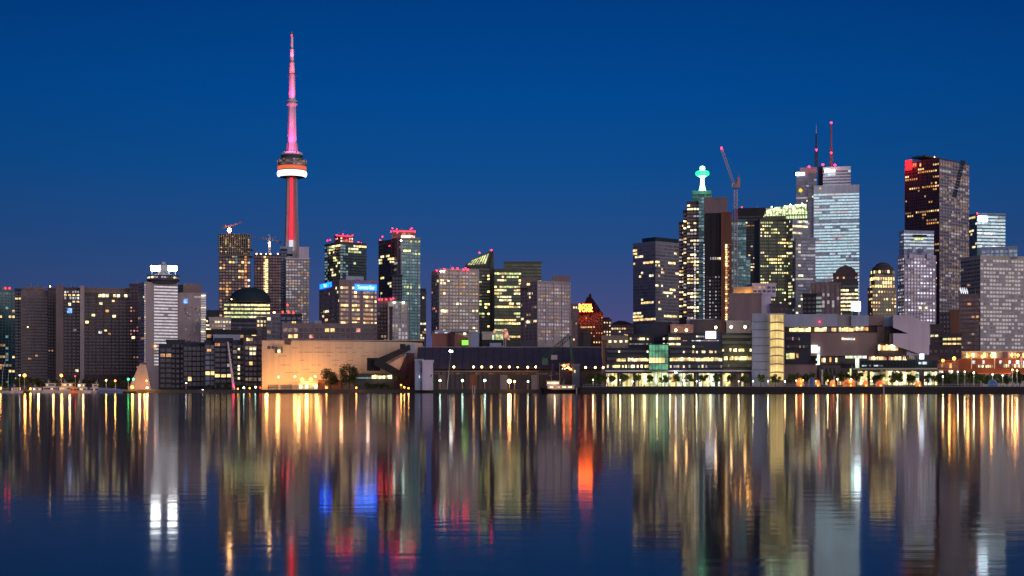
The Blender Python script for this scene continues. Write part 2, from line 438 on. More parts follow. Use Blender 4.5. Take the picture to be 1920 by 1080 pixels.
    def done(s, cap=100):
        built = {}
        for k, b in s.p.items(): built[k] = b.build(k.split("#")[0], s.root)
        for ch, pa in (("restaurant_windows", "rooftop_restaurant"), ("dome_windows", "dome"), ("crown_rib", "glowing_crown"), ("sign_border", "sign_frame"), ("roof_glow_strip", "slanted_roof"), ("scaffold", "wall")):
            c_ = built.get(ch); p_ = built.get(pa) or next((built[q] for q in built if q.startswith(pa)), None)
            if c_ and p_: c_.parent = p_
        s.w.sort(key=lambda t: (-t[0], -t[1]))
        base = s.root.location
        for l, ar, c, sz, a, m in s.w[:cap]:
            o = bpy.data.objects.new("window", unit(m)); COL.objects.link(o)
            o.location = Vector(c)-base; o.scale = sz; o.rotation_euler = (0, 0, a); o.parent = s.root
        if len(s.w) > cap:
            b = MB()
            for l, ar, c, sz, a, m in s.w[cap:]: b.box(c, sz, m, a)
            o = b.build("windows", s.root); o["kind"] = "stuff"
        return s.root
# ================================================================== setting: lake, land, quay
b = MB(); b.add([(-4000, -60, 0), (4000, -60, 0), (4000, 1500, 0), (-4000, 1500, 0)], [(0, 1, 2, 3)], "lake_water")
tag(b.build("lake_water"), kind="structure")
def X(px, D): return ray(px)*D
b = MB()
shore = [(X(-400, 760), 760), (X(480, 770), 770), (X(480, 790), 790), (X(780, 770), 770), (X(1085, 735), 735), (X(1085, 700), 700), (X(2400, 690), 690)]
poly = shore+[(6000, 700), (9000, 9000), (-9000, 9000), (-6000, 770)]
b.prism(poly, -2, LAND, "earth")
tag(b.build("ground"), kind="structure")
b = MB()   # raised promenade with its dark sheet-piled face
QZ = 3.25
b.prism([(X(1092, 655), 655), (X(1400, 650), 650), (X(2300, 640), 640), (X(2300, 640), 700), (X(1092, 655), 702)], -2, QZ-.3, "quay")
tag(b.build("quay_wall"), kind="structure")
b = MB()
b.prism([(X(1092, 655)-.3, 654.6), (X(1400, 650), 649.6), (X(2300, 640), 639.6), (X(2300, 640), 700), (X(1092, 655)-.3, 702)], QZ-.296, QZ, "paving")
tag(b.build("promenade"), kind="structure")
b = MB()
b.prism([(X(-300, 752), 752), (X(255, 752), 752), (X(255, 754), 755), (X(-300, 754), 755)], -1, .9, "quay")
tag(b.build("marina_dock"), kind="structure")

# ================================================================== tall tower with pod
TD = 2222.0; TX = X(547.5, TD)
T = empty("observation_tower", (TX, TD, LAND), "tall slender concrete tower with round pod, red lit shaft and pink lit antenna", "tower")
def tz(py): return hz(py, TD)
mpp = TD/F
b = MB()
LV = [(LAND, 34), (tz(640), 24), (tz(560), 16.5), (tz(470), 12.2), (tz(400), 10.2), (tz(332), 8.7)]
vs = []; fs = []
for z, r in LV:
    for k in range(3):
        c = math.radians(210+120*k)
        for da, rr in ((-14, 1.0), (14, 1.0), (38, .50), (82, .50)):
            aa = c+math.radians(da); vs.append((TX+r*rr*math.cos(aa), TD+r*rr*math.sin(aa), z))
n = 12
for k in range(len(LV)-1):
    for i in range(n): j = (i+1) % n; fs.append((k*n+i, k*n+j, (k+1)*n+j, (k+1)*n+i))
b.add(vs, fs, "concrete"); b.build("shaft", T)
b = MB(); q = 4.6
b.add([(TX-2.2, TD-10.2, tz(452)), (TX+2.2, TD-10.2, tz(452)), (TX+1.9, TD-5.6, tz(334)), (TX-1.9, TD-5.6, tz(334)),
       (TX-2.2, TD-1, tz(452)), (TX+2.2, TD-1, tz(452)), (TX+1.9, TD-1, tz(334)), (TX-1.9, TD-1, tz(334))],
      [(0, 1, 2, 3), (1, 5, 6, 2), (4, 0, 3, 7)], "h_strip"); b.build("elevator_light_strip", T)
b = MB(); b.box((TX, TD-7, tz(461)), (5.6, 9, tz(452)-tz(471)), "h_stripw"); b.build("white_light_strip", T)
def lat(part, prof, m, n=40, smooth=False):
    b = MB(); b.lathe([(r*mpp, tz(y)) for r, y in prof], (TX, TD), m, n); return b.build(part, T, smooth=smooth)
lat("radome", [(24, 332), (26.8, 330.6), (28, 327.5), (27.8, 324), (26.8, 321.6)], "h_ring", smooth=True)
lat("radome_base", [(12, 334), (20, 333.4), (24, 332.2)], "grey_dark")
lat("led_ring", [(26.6, 321.5), (26.8, 320.5), (26.4, 319.6)], "concrete")
lat("led_ring", [(26.4, 319.5), (26.8, 318), (26.8, 315.5), (26.4, 314.8)], "h_ledred")
lat("led_ring", [(26.6, 314.7), (26.8, 313.4), (26.3, 312.9)], "h_ledred")
DECK = lat("observation_deck", [(25, 312.8), (26.8, 311), (26.8, 309), (27.2, 308.6), (27.2, 305), (26.4, 303), (27, 300.5), (26, 300), (22, 299.5)], "concrete")
b = MB()
for yy, rr, hh in ((310, 27.0, 1.6), (304.4, 27.3, 2.4), (301.6, 27.1, 1.0)):
    for k in range(44):
        if R.random() < .3: continue
        a = math.radians(k*360/44); rad = rr*mpp
        b.box((TX+rad*math.cos(a), TD+rad*math.sin(a), tz(yy)), (.4, rad*2*math.pi/44*.8, hh), R.choice(["g_dark", "g_dark", "w_warmlow", "w_dim"]), a)
o = b.build("deck_windows", T); o["kind"] = "stuff"; o.parent = DECK
lat("upper_deck", [(22, 299.4), (22.5, 297.5), (19, 296.5), (19, 294.2), (20.4, 294), (20.4, 291.8), (19, 291.4)], "grey_dark")
lat("pod_roof", [(19.4, 291.3), (19.8, 290.2), (19.6, 286.6), (17, 286.2), (9, 284.8)], "white")
lat("upper_shaft", [(9.6, 285), (9.2, 281), (8.4, 270), (8.0, 262), (7.8, 240), (7.4, 215), (7.0, 199)], "boat_white", 6)
SKY = lat("sky_pod", [(7, 199.5), (8.4, 198.6), (9.8, 197), (10, 192), (9.6, 189), (8.2, 187.4), (6.4, 186.4)], "boat_white", 24)
b = MB()
for k in range(24):
    a = math.radians(k*15); rad = 10.05*mpp
    b.box((TX+rad*math.cos(a), TD+rad*math.sin(a), tz(193)), (.3, 1.6, 1.4), "g_dark", a)
b.build("pod_window_ring", T).parent = SKY
lat("antenna", [(6.3, 187), (6.0, 170), (5.6, 150), (5.3, 139)], "boat_white", 8)
lat("antenna_section", [(5.0, 139), (4.6, 117.4)], "boat_white", 8)
lat("antenna_section", [(3.6, 117), (3.3, 92.5)], "boat_white", 8)
lat("antenna_section", [(2.4, 92), (2.1, 68)], "boat_white", 8)
lat("antenna_tip", [(1.2, 68), (.9, 61), (.3, 58)], "steel", 6)
for y, r in ((139, 6.3), (117, 5.0), (92, 3.6), (68, 2.6)): lat("antenna_collar", [(r, y+.7), (r, y-.7)], "grey_dark", 10)
for px, py in ((545, 136), (550, 135), (547, 66)): 
    b = MB(); c = at(px, py, TD-5); b.ball(c, 1.0, "h_red"); b.build("beacon", T)
for dx in (-1, 1):
    b = MB(); b.tube((TX+dx*9.5*mpp, TD, tz(285)), (TX+dx*8.6*mpp, TD, tz(268)), 1.6, 1.0, "grey", 8); b.build("antenna_bracket", T)
def spot(parent, px, py, D, tx, ty, tD, W, col, ang, blend=.6, r=.6):
    L = bpy.data.lights.new("floodlight", 'SPOT'); L.energy = W; L.color = col; L.spot_size = math.radians(ang); L.spot_blend = blend; L.shadow_soft_size = r
    o = bpy.data.objects.new("floodlight", L); COL.objects.link(o); p = at(px, py, D); o.location = p-(parent.location if parent else Vector((0, 0, 0)))
    o.rotation_euler = (at(tx, ty, tD)-p).to_track_quat('-Z', 'Y').to_euler()
    if parent: o.parent = parent
    return o
PK = (1, .05, .27)
for dx in (-20, -7, 9, 21):
    spot(T, 547+dx, 284, TD-18, 547, 222, TD, 1.1e5, PK, 50)
    spot(T, 547+dx*.8, 199, TD-20, 547, 150, TD, 8.5e4, PK, 46)
    spot(T, 547+dx*.5, 141, TD-14, 547, 119, TD, 1.7e4, (1, .06, .14), 50)
    spot(T, 547+dx*.5, 119, TD-14, 547, 84, TD, 2.6e4, (1, .16, .4), 46)
for dx in (-14, 0, 14): spot(T, 547+dx, 285, TD-24, 547, 266, TD, 2.2e4, PK, 80)
spot(T, 547, 262, TD-22, 547, 192, TD, 5e4, (1, .2, .6), 40)
for py in (284, 199, 141):
    for dx in (-7, 9):
        b = MB(); p = at(547+dx, py+1.5, TD-14); b.box(p, (1.6, 1.2, 1.2), "grey_dark"); b.tube(p, (TX, TD, p.z-1), .25, .25, "steel", 5); b.build("floodlight_bracket", T)
# ================================================================== buildings, west part (px 0..620)
WARM = ("w_warm", "w_cream", "w_warmlow")
OFF = ("w_green", "w_cream", "w_yellow", "w_cream")
# 1 teal condo at frame edge
B = Bld("glass_condo_tower", "dark teal glass condo tower with two red roof lights beside the brown apartment slab", 1500, 5)
B.vol(-22, -2, 28, 545, yaw=35, wall="teal_wall", yb=722, st=dict(fh=3, bw=3.2, wx=.8, wz=.8, glass="g_tealdk", lit=.05, pal=WARM, cols={2: (.25, "w_tealdim"), 5: (.3, "w_tealdim")}), pier=4, slab=.5)
B.vol(2, 2, 22, 539, D=1507, wall="teal_wall")
for x in (10, 18): B.lamp(x, 540.5, 1498, "h_pink", .8)
B.done()
# 2 brown slab with balconies
B = Bld("apartment_tower", "dark brown concrete apartment tower with stacked balcony bands beside the teal condo", 1400, 64)
B.vol(28, 28, 41, 543, D=1404, yb=722, wall="navy", st=dict(fh=3, bw=3.2, wx=.8, wz=.6, glass="g_dark", lit=.03))
B.vol(40, 40, 90, 546, yb=722, wall="brown", slab=1.0, pier=4, st=dict(fh=3, bw=3, wx=.92, wz=.62, glass="g_dark", lit=.008, top=4))
B.vol(44, 44, 86, 540, D=1408, wall="brown", st=dict(fh=3, bw=6, wx=.8, wz=.5, glass="g_brown", lit=.3, pal=("w_warmlow",)))
B.vol(90, 90, 106, 542, D=1397, yb=722, wall="brown_dark", st=dict(fh=3, bw=2.5, wx=.5, wz=.5, glass="g_dark", lit=.03))
B.lamp(94, 537, 1397, "h_amber", .7); B.lamp(52, 613, 1397, "h_amber", .5, "balcony_lamp"); B.done()
# 3 wide brown slab
B = Bld("apartment_slab", "very wide brown apartment slab with two plain concrete piers behind the marina", 1350, 180)
B.vol(105, 105, 119, 537, D=1346, wall="brown", yb=710, dep=20)
B.vol(119, 119, 150, 541, wall="brown_dark", yb=705, st=dict(fh=3.1, bw=3.4, wx=.62, wz=.55, glass="g_dark", lit=.02, pal=WARM, rows={1: .85, 2: .85, 3: .5}, persist=.3), pier=2, slab=.6)
B.vol(150, 150, 158, 538, D=1346, wall="pinkish", yb=710, dep=20)
B.vol(158, 158, 252, 548, wall="brown_dark", trim="brown", yb=705, st=dict(fh=3.1, bw=3.4, wx=.7, wz=.55, glass="g_dark", lit=.006, pal=WARM, top=3), pier=2, slab=.9)
B.vol(158, 158, 252, 541, D=1356, wall="brown", gear=False)
B.vol(243, 243, 272, 534, D=1352, wall="red_dark", yb=700, st=dict(fh=3.1, bw=3, wx=.5, wz=.5, glass="g_dark", lit=.08, pal=("w_warmlow", "w_redwarm")))
B.row(184, 246, 551, 557, 1348, 9, .75, ("w_green", "w_cream", "w_hot"), "g_dark", .2)
B.row(120, 149, 545, 549, 1347, 6, .8, ("w_lilac", "w_white"), None, .35)
B.row(120, 149, 556, 561, 1347, 6, .8, ("w_white", "w_lilac"), None, .35)
B.win(126, 135, 578, 587, 1346, "w_blue", "lit_panel"); B.win(128, 133, 568, 573, 1346, "w_cream")
for x, y, m_ in ((163, 604, "w_yellow"), (189, 569, "w_cream"), (214, 593, "w_hot"), (250, 633, "w_hot"), (201, 583, "w_orange"), (144, 695, "w_cream"), (188, 623, "w_white"), (140, 619, "w_dim"), (175, 591, "w_cream")):
    B.win(x-3, x+3, y-2.2, y+2.2, 1346, m_)
B.done()
# hotel foot lit orange
B = Bld("sloped_annex", "concrete annex with sloping sides washed orange at the foot of the hotel", 1000, 262, flat=12)
B.poly("wall", [(238, 735), (262, 682), (274, 684), (284, 735)], 1000, 14, "cream")
B.box("roof", 262, 273, 680, 682.5, 999, 14, "brown"); B.done()
def added_foot_light(px, py, D, W):  # unseen orange point light added to brighten the annex walls
    L = bpy.data.lights.new("added_wash", "POINT"); L.energy = W; L.color = (1, .36, .08); L.shadow_soft_size = .5
    o = bpy.data.objects.new("added_wash", L); COL.objects.link(o); o.location = at(px, py, D)
added_foot_light(271, 724, 990, 3500); added_foot_light(262, 718, 988, 2000)
# 4 hotel main
B = Bld("hotel_tower", "pale hotel tower with lit ribbon windows under a round rooftop restaurant and two white floodlights", 1250, 300)
B.vol(259, 271, 333, 531, yaw=30, wall="pinkish", dep=24, yb=690, gear=False,
      stL=dict(fh=3.0, bw=4, wx=.6, wz=.55, glass="g_dark", lit=.04),
      st=dict(fh=2.72, bw=4.4, wx=.985, wz=.50, top=1.2, lit=1, pal=("w_band",), glass="w_dim", side=0, skip=(0, 1), vary=.05, persist=.3))
for k in range(36): B.win(270.6, 272.4, 533+k*4.35, 535.2+k*4.35, 1247.5, "w_lilac" if k % 7 else "w_cream", proud=1.2)
b = B.mb("rooftop_restaurant"); c = at(306, 523, 1262); mp = 1262/F
b.lathe([(24*mp, hz(532, 1262)), (26*mp, hz(529, 1262)), (30*mp, hz(526.5, 1262)), (30*mp, hz(523.8, 1262)), (28*mp, hz(523.4, 1262)), (28*mp, hz(519.6, 1262)), (30*mp, hz(519.2, 1262)), (30*mp, hz(517, 1262)), (12*mp, hz(514.5, 1262))], (c.x, c.y), "grey_dark", 36)
for k in range(36):
    a = math.radians(k*10); b2 = B.mb("restaurant_windows"); r_ = 28.2*mp
    b2.box((c.x+r_*math.cos(a), c.y+r_*math.sin(a), hz(521.5, 1262)), (.4, r_*math.pi/18*.8, 1.5), R.choice(["w_cream", "w_lilac", "w_dim", "g_dark"]), a)
B.box("lift_housing", 298, 316, 496, 515, 1262, 8, "grey_dark"); B.box("lift_housing", 303, 311, 491, 496.4, 1264, 4, "grey_dark")
for x0, x1 in ((283, 300), (315, 331)):
    B.win(x0, x1, 498.5, 507.5, 1252, "h_flood", "floodlight_bank", 1.0); B.box("floodlight_rail", x0, x1, 507.6, 509, 1252, 1.2, "steel")
    for xx in (x0+2, x1-2): B.box("floodlight_rail", xx-.5, xx+.5, 509, 517, 1252, .6, "steel")
B.lamp(291, 649, 1246, "h_orange", .9, "wall_lamp")
B.done()
# 5 second hotel block
B = Bld("hotel_block", "plain pinkish concrete hotel block with a blue window and lit right edge", 1270, 358)
B.vol(333, 333, 386.5, 551, wall="pinkish", yb=690, gear=False, st=dict(fh=2.9, bw=3.6, wx=.9, wz=.5, top=1.0, lit=.0, glass=None, rows={0: 1}, skip=(0,1,2,3), pal=("w_lilac",), persist=0,
      cols={k: (1, "w_lilac") for k in range(7, 12)}))
for k in range(34): B.win(377, 386, 553+k*4.5, 555.6+k*4.5, 1266, "w_lilac" if k % 5 else "w_cream", proud=2.2)
B.box("penthouse", 343, 377, 532, 551.3, 1276, 14, "brown"); B.box("penthouse", 334, 344, 534, 551, 1277, 12, "navy")
B.win(344, 352, 560, 569, 1264, "w_blue", proud=1.8)
for k in range(40):
    x, y = R.uniform(345, 374), R.uniform(570, 650); B.win(x, x+1.7, y, y+1.6, 1266, R.choice(["g_dark", "g_dark", "g_brown", "w_lilac", "w_dim"]), proud=1.8)
B.done()
# far low block behind
B = Bld("distant_block", "dark low block on the skyline between the hotel and the scaffolded tower", 2100, 400)
B.vol(386, 386, 420, 583, wall="navy"); B.done()
# 6 dark waterfront condos
B = Bld("waterfront_condo", "dark blue glass waterfront condo with stepped top in front of the pale hotel", 880, 345)
B.vol(299, 299, 322, 648, wall="navy", yb=732, st=dict(fh=3.1, bw=3, wx=.8, wz=.7, glass="g_dark", lit=.03, pal=WARM), slab=.9, pier=3)
B.vol(312, 312, 346, 640, D=886, wall="navy", yb=732, st=dict(fh=3.1, bw=3, wx=.6, wz=.6, glass="g_dark", lit=.06, pal=("w_dim", "w_warm", "w_lilac")), slab=.7)
B.vol(344, 344, 384, 645, D=882, wall="navy", yb=732, st=dict(fh=3.1, bw=2.6, wx=.85, wz=.8, glass="g_dark", lit=.02, pal=WARM), pier=2)
B.done()
B = Bld("waterfront_condo", "dark waterfront condo with rust balconies and scattered warm windows beside the leaning mast", 860, 400)
B.vol(384, 384, 404, 642, wall="navy", yb=732, st=dict(fh=3.1, bw=2.6, wx=.8, wz=.8, glass="g_blue", lit=.03, pal=WARM), pier=2)
B.vol(402, 402, 436, 637, D=857, wall="navy", yb=732, slab=.9, st=dict(fh=3.1, bw=3.2, wx=.8, wz=.62, glass="g_dark", lit=.16, pal=("w_warm", "w_lilac", "w_orange", "w_dim")))
B.row(388, 396, 654, 659, 854, 2, 1, ("w_orange", "w_warm")); B.done()
B = Bld("waterfront_condo", "dark waterfront condo with a column of cream stair windows left of the orange warehouse", 850, 460)
B.vol(436, 436, 462, 641, wall="navy", yb=732, slab=.7, st=dict(fh=3.1, bw=2.8, wx=.8, wz=.66, glass="g_dark", lit=.06, pal=("w_dim", "w_warm", "w_lilac")))
B.vol(458, 458, 491, 633, D=846, wall="brown_dark", yb=732, slab=.7, pier=3, st=dict(fh=3.1, bw=2.8, wx=.8, wz=.66, glass="g_dark", lit=.06, pal=("w_warm", "w_dim")))
for y in (668, 685, 691, 699, 708, 653): B.win(446, 449.5, y, y+3.5, 846, "w_hot")
for x in (468, 474.5):
    for y in (652, 660): B.win(x, x+5, y, y+5.5, 842, "w_cream")
B.row(462, 474, 633, 639, 842, 3, 1, ("w_warm", "w_orange")); B.done()
# leaning mast
M_ = empty("leaning_mast", at(438, 728, 815), "pale leaning mast rising in front of the dark condos", "mast")
b = MB(); b.tube(at(438, 728, 815), at(427, 641, 815), .8, .45, "lilac", 8); b.build("spar", M_)
b = MB(); b.tube(at(438, 728, 815)+Vector((0, 0, -1.5)), at(438, 725, 815), 1.2, 1.0, "steel", 10); b.build("foot", M_)
b = MB(); b.ball(at(438, 724, 813.4), .55, "h_pink"); b.build("lamp", M_)
# 8 construction tower
def crane_lattice(mb, p0, p1, w, m, n=10):
    p0, p1 = Vector(p0), Vector(p1); d = (p1-p0); dn = d.normalized()
    s_ = dn.cross(Vector((0, 1, 0)));  s_ = s_.normalized()*w/2 if s_.length > .01 else Vector((w/2, 0, 0)); e = dn.cross(s_).normalized()*w/2
    cs = [s_+e, s_-e, -s_-e, -s_+e]
    for c in cs: mb.tube(p0+c, p1+c, w*.09, w*.09, m, 4)
    for k in range(n):
        a, b_ = p0+d*k/n, p0+d*(k+1)/n
        for i in range(4):
            c0, c1 = cs[i], cs[(i+1) % 4]
            if k % 2: c0, c1 = c1, c0
            mb.tube(a+c0, b_+c1, w*.06, w*.06, m, 4)
B = Bld("unfinished_tower", "taller scaffolded concrete tower under construction with lit bare floors beside the domed office", 1500, 440)
B.vol(411, 411, 469.5, 475, wall="brown_dark", yb=600, gear=False, parapet=0, slab=1.2, pier=2, st=dict(fh=3.1, bw=3.3, wx=.75, wz=.7, glass="g_brown", lit=.26, pal=("w_warm", "w_orange", "w_warmlow", "w_dim"), persist=.2,
      cols={8: (.8, "w_orange"), 9: (.4, "w_white"), 5: (.3, "w_tealdim")}))
for k in range(10):
    y = 441+k*3.6; b = B.mb("scaffold"); cx = at(440, y, 1512)
    b.box((cx.x, cx.y, cx.z), (32, 22, .4), "stone")
    B.row(413, 468, y+.5, y+2.9, 1499, 13, .42, ("w_warmlow", "w_dim", "w_warm"), None, .45)
for k in range(15):
    x = 411.5+k*4.1; b.tube(at(x, 478, 1500), at(x, 440-2*(k % 2), 1500), .22, .22, "cream", 5)
b.box(at(440, 460, 1512), (18, 12, 22), "brown")
for y in (467.6, 481): b.box((B.root.location.x, 1510, hz(y, 1510)), (34, 24, .5), "stone")
B.done()
C1 = empty("tower_crane", at(430, 441, 1505), "luffing crane with a dazzling work lamp on the scaffolded tower top", "crane")
b = MB(); crane_lattice(b, at(430, 445, 1505), at(430, 423, 1505), 1.6, "crane_red", 6); b.build("mast", C1)
b = MB(); crane_lattice(b, at(430, 424, 1505), at(456, 416, 1505), 1.2, "crane_red", 8); b.build("jib", C1)
b = MB(); crane_lattice(b, at(430, 424, 1505), at(419, 424, 1505), 1.4, "crane_red", 4); b.box(at(419.5, 425.5, 1505), (3, 2, 3), "grey_dark"); b.build("counter_jib", C1)
b = MB(); b.ball(at(430, 431.5, 1502), 2.1, "h_flare"); b.build("work_lamp", C1)
B = Bld("unfinished_tower", "shorter red-brown tower under construction with one bright vertical strip of lit floors", 1550, 502)
B.vol(477, 477, 527, 477, wall="red_dark", yb=600, gear=False, parapet=0, slab=.9, pier=2, st=dict(fh=3.1, bw=3.2, wx=.8, wz=.7, glass="g_brown", lit=.04, pal=("w_dim", "w_warmlow"), cols={3: (.9, "w_warm")}))
for k in range(9):
    B.win(497, 502.5, 486+k*8.2, 489+k*8.2, 1548, "w_yellow", proud=1.5); B.win(497, 502.5, 490.4+k*8.2, 492.4+k*8.2, 1548, "w_hot", proud=1.5)
for x in (481, 489, 499, 507, 521): B.lamp(x, 476, 1548, "h_amber", .7, "work_lamp")
B.done()
C2 = empty("tower_crane", at(505, 477, 1555), "pale hammerhead crane with long level jib on the red-brown tower top", "crane")
b = MB(); crane_lattice(b, at(505, 478, 1555), at(506, 445, 1555), 1.6, "crane_white", 8); b.build("mast", C2)
b = MB(); crane_lattice(b, at(528, 452.5, 1555), at(471, 443.5, 1555), 1.2, "stone", 14); b.build("jib", C2)
b = MB(); b.tube(at(506, 440, 1555), at(480, 444.5, 1555), .15, .15, "steel", 4); b.tube(at(506, 440, 1555), at(526, 451.5, 1555), .15, .15, "steel", 4); b.tube(at(506, 446, 1555), at(506, 440, 1555), .3, .3, "steel", 5); b.build("tie_rods", C2)
b = MB(); b.box(at(525.5, 454, 1555), (2.6, 2, 2.6), "grey_dark"); b.build("counterweight", C2)
b = MB(); b.ball(at(505, 456, 1552), 1.1, "h_flare"); b.ball(at(505, 461, 1552), .9, "h_amber"); b.build("work_lamp", C2)
# 10 domed office
B = Bld("domed_office", "office building with a dark blue dome above four bright yellow-green floors", 1400, 465)
B.vol(420, 420, 506, 567, wall="grey_dark", yb=600, gear=False, st=dict(fh=3.85, bw=3.1, wx=.9, wz=.5, glass="g_dark", lit=.82, pal=("w_green", "w_green", "w_cream", "w_yellow"), top=.4, persist=.6))
B.vol(422, 422, 500, 600, D=1396, wall="navy", yb=640, st=dict(fh=3.8, bw=3.1, wx=.9, wz=.5, glass="g_dark", lit=.06, pal=OFF))
mp = 1412/F; c = at(469, 540, 1412)
b = B.mb("dome"); b.lathe([(39*mp, hz(567, 1412)), (38*mp, hz(560, 1412)), (33*mp, hz(551, 1412)), (25*mp, hz(544.5, 1412)), (14*mp, hz(540.5, 1412)), (5*mp, hz(538.6, 1412)), (1, hz(538.2, 1412))], (c.x, c.y), "green_dome", 36)
for x, y, m_ in ((459, 553, "h_amber"), (434, 561, "h_amber"), (450, 560, "h_red"), (466, 562, "h_amber")): B.lamp(x, y, 1386, m_, .55, "dome_lamp")
B.row(446, 460, 559, 564, 1383, 4, 1, ("w_orange", "w_warmlow")); B.done()
# clutter below
B = Bld("low_office", "small beige lit office block below the domed building", 1250, 410)
B.vol(392, 392, 433, 597, wall="cream", yb=640, st=dict(fh=3.4, bw=2.4, wx=.7, wz=.5, glass="g_brown", lit=.5, pal=("w_warmlow", "w_cream", "w_lilac")))
B.vol(386, 386, 394, 596, wall="navy", yb=640, st=dict(fh=3.4, bw=2.4, wx=.7, wz=.5, glass="g_dark", lit=.4, pal=("w_cream",))); B.done()
B = Bld("elevated_deck", "dark flat bridge-like podium running below the beige lit office", 1100, 430)
B.vol(386, 386, 482, 621, wall="black", yb=645, st=dict(fh=5, bw=5, wx=.7, wz=.5, glass="g_dark", lit=.25, pal=WARM))
B.vol(400, 400, 450, 630, D=1094, wall="panel_blue", gear=False, foot=640); B.done()
# 12 silver tower at foot of spire
B = Bld("silver_tower", "silver-grey gridded tower with stepped top hiding the foot of the tall spire", 1700, 555)
B.vol(527, 527, 538, 468, D=1712, wall="navy", yb=605, st=dict(fh=3.2, bw=3, wx=.8, wz=.7, glass="g_blue", lit=.02))
B.vol(536, 536, 580, 485.5, wall="grey", trim="white", yb=610, gear=False, st=dict(fh=3.25, bw=3.5, wx=.74, wz=.66, glass="g_beige", lit=.42, pal=("w_dim", "w_lilac", "w_lilac", "w_dim", "w_warmlow"), persist=.3))
B.vol(561, 561, 579.5, 464.5, D=1703, wall="lilac", foot=486, gear=False); B.vol(525, 525, 549, 464, D=1716, wall="panel_blue", gear=False, foot=476)
B.done()
# 14 mid-rise clutter
B = Bld("tiled_midrise", "dark grey mid-rise with square window grid and four red roof lamps", 1200, 540)
B.vol(481, 481, 506, 596, wall="mauve", yb=642, st=dict(fh=3.3, bw=3, wx=.6, wz=.6, glass="g_dark", lit=.18, pal=WARM))
B.vol(500, 500, 526, 591, D=1190, wall="grey", yb=642, st=dict(fh=3.6, bw=4.2, wx=.75, wz=.7, glass="g_dark", lit=.1, pal=WARM))
B.vol(526, 526, 566, 590, D=1204, wall="grey_dark", yb=642, st=dict(fh=3.6, bw=4.2, wx=.75, wz=.7, glass="g_blue", lit=.06, pal=WARM))
for x, y in ((514, 586), (530, 585), (541, 585), (550, 587), (539, 572)): B.lamp(x, y, 1186, "h_red" if x != 514 else "h_amber", 1.0)
B.box("lamp_mast", 538.5, 539.5, 573, 590, 1187, .5, "steel")
for y in (586.5, ): B.box("lamp_rail", 513, 551, y+1, y+2, 1187, .6, "steel")
B.box("lamp_rail", 513, 514, 587, 591, 1187, .6, "steel"); B.box("lamp_rail", 549.5, 550.5, 587, 591, 1187, .6, "steel"); B.done()
B = Bld("balcony_lowrise", "long low brown building with open balcony bays behind the orange warehouse", 1000, 615)
B.vol(530, 530, 706, 609, wall="mauve", yb=642, slab=1.0, pier=3, st=dict(fh=4.4, bw=3.6, wx=.8, wz=.6, glass="g_dark", lit=.14, pal=("w_dim", "w_warm", "w_redwarm")))
B.box("lift_tower", 590, 603, 601, 612, 1004, 8, "panel_blue"); B.done()
# ================================================================== buildings, middle (px 590..1190)
def textobj(s, px, py, D, hpx, body, m, parent, name, wpx=None, proud=.6):
    cu = bpy.data.curves.new(name, 'FONT'); cu.body = body; cu.align_x = 'CENTER'; cu.align_y = 'CENTER'; cu.size = 1; cu.extrude = .04; cu.resolution_u = 2; cu.space_line = .8
    cu.materials.append(MATS[m])
    tmp = bpy.data.objects.new(name, cu); me = bpy.data.meshes.new_from_object(tmp)
    bpy.data.objects.remove(tmp)
    o = bpy.data.objects.new(name, me); COL.objects.link(o)
    h = hpx/F*D
    p_ = s.pos(px, py, D, "win"); o.location = p_-Vector((s.v.x, s.v.y, 0))*proud-(parent.location if parent else Vector((0, 0, 0)))
    o.rotation_euler = (math.pi/2, 0, s.ang()); sx = h*1.35
    if wpx: sx = (wpx/F*D)/(len(max(body.split("\n"), key=len))*.52)
    o.scale = (sx, h*1.35, h)
    if parent: o.parent = parent
    return o
# 15 office with blue signs
B = Bld("newspaper_office", "brown concrete office block with blue lit lettering and a grid of lit windows", 1100, 655)
C, u, v, w, d, z1 = B.vol(600, 637, 706, 527, yaw=24, wall="mauve", yb=640,
    stL=dict(fh=3.35, bw=3.6, wx=.7, wz=.55, top=3, glass="g_dark", lit=.10, pal=("w_warm", "w_yellow", "w_cream")),
    st=dict(fh=3.35, bw=2.35, wx=.93, wz=.56, top=3.2, glass="g_brown", lit=.60, pal=("w_warmlow", "w_dim", "w_warm", "w_yellow", "w_warmlow"), rows={8: .95, 1: .5, 10: .5}, skip=(3, 7), persist=.3), pier=4)
B.box("roof_house", 649, 682, 518, 528, 1125, 10, "panel_blue")
B.win(665, 706, 533.6, 544.6, 1098, "h_blue_panel", "sign_glow_panel", .4, .3); textobj(B, 685.5, 539.3, 1098, 7, "Toronto Star", "h_sign_blue", B.root, "sign_letters", 39, .9)  # glowing panel added for the letters' blue halo and its reflection
B.left(); B.win(600.5, 622, 531, 540, 1100, "h_blue_panel", "sign_glow_panel", .4, .3); textobj(B, 611.5, 535.5, 1100, 6, "Star", "h_sign_blue", B.root, "sign_letters", 19, .9); B.right()
B.done()
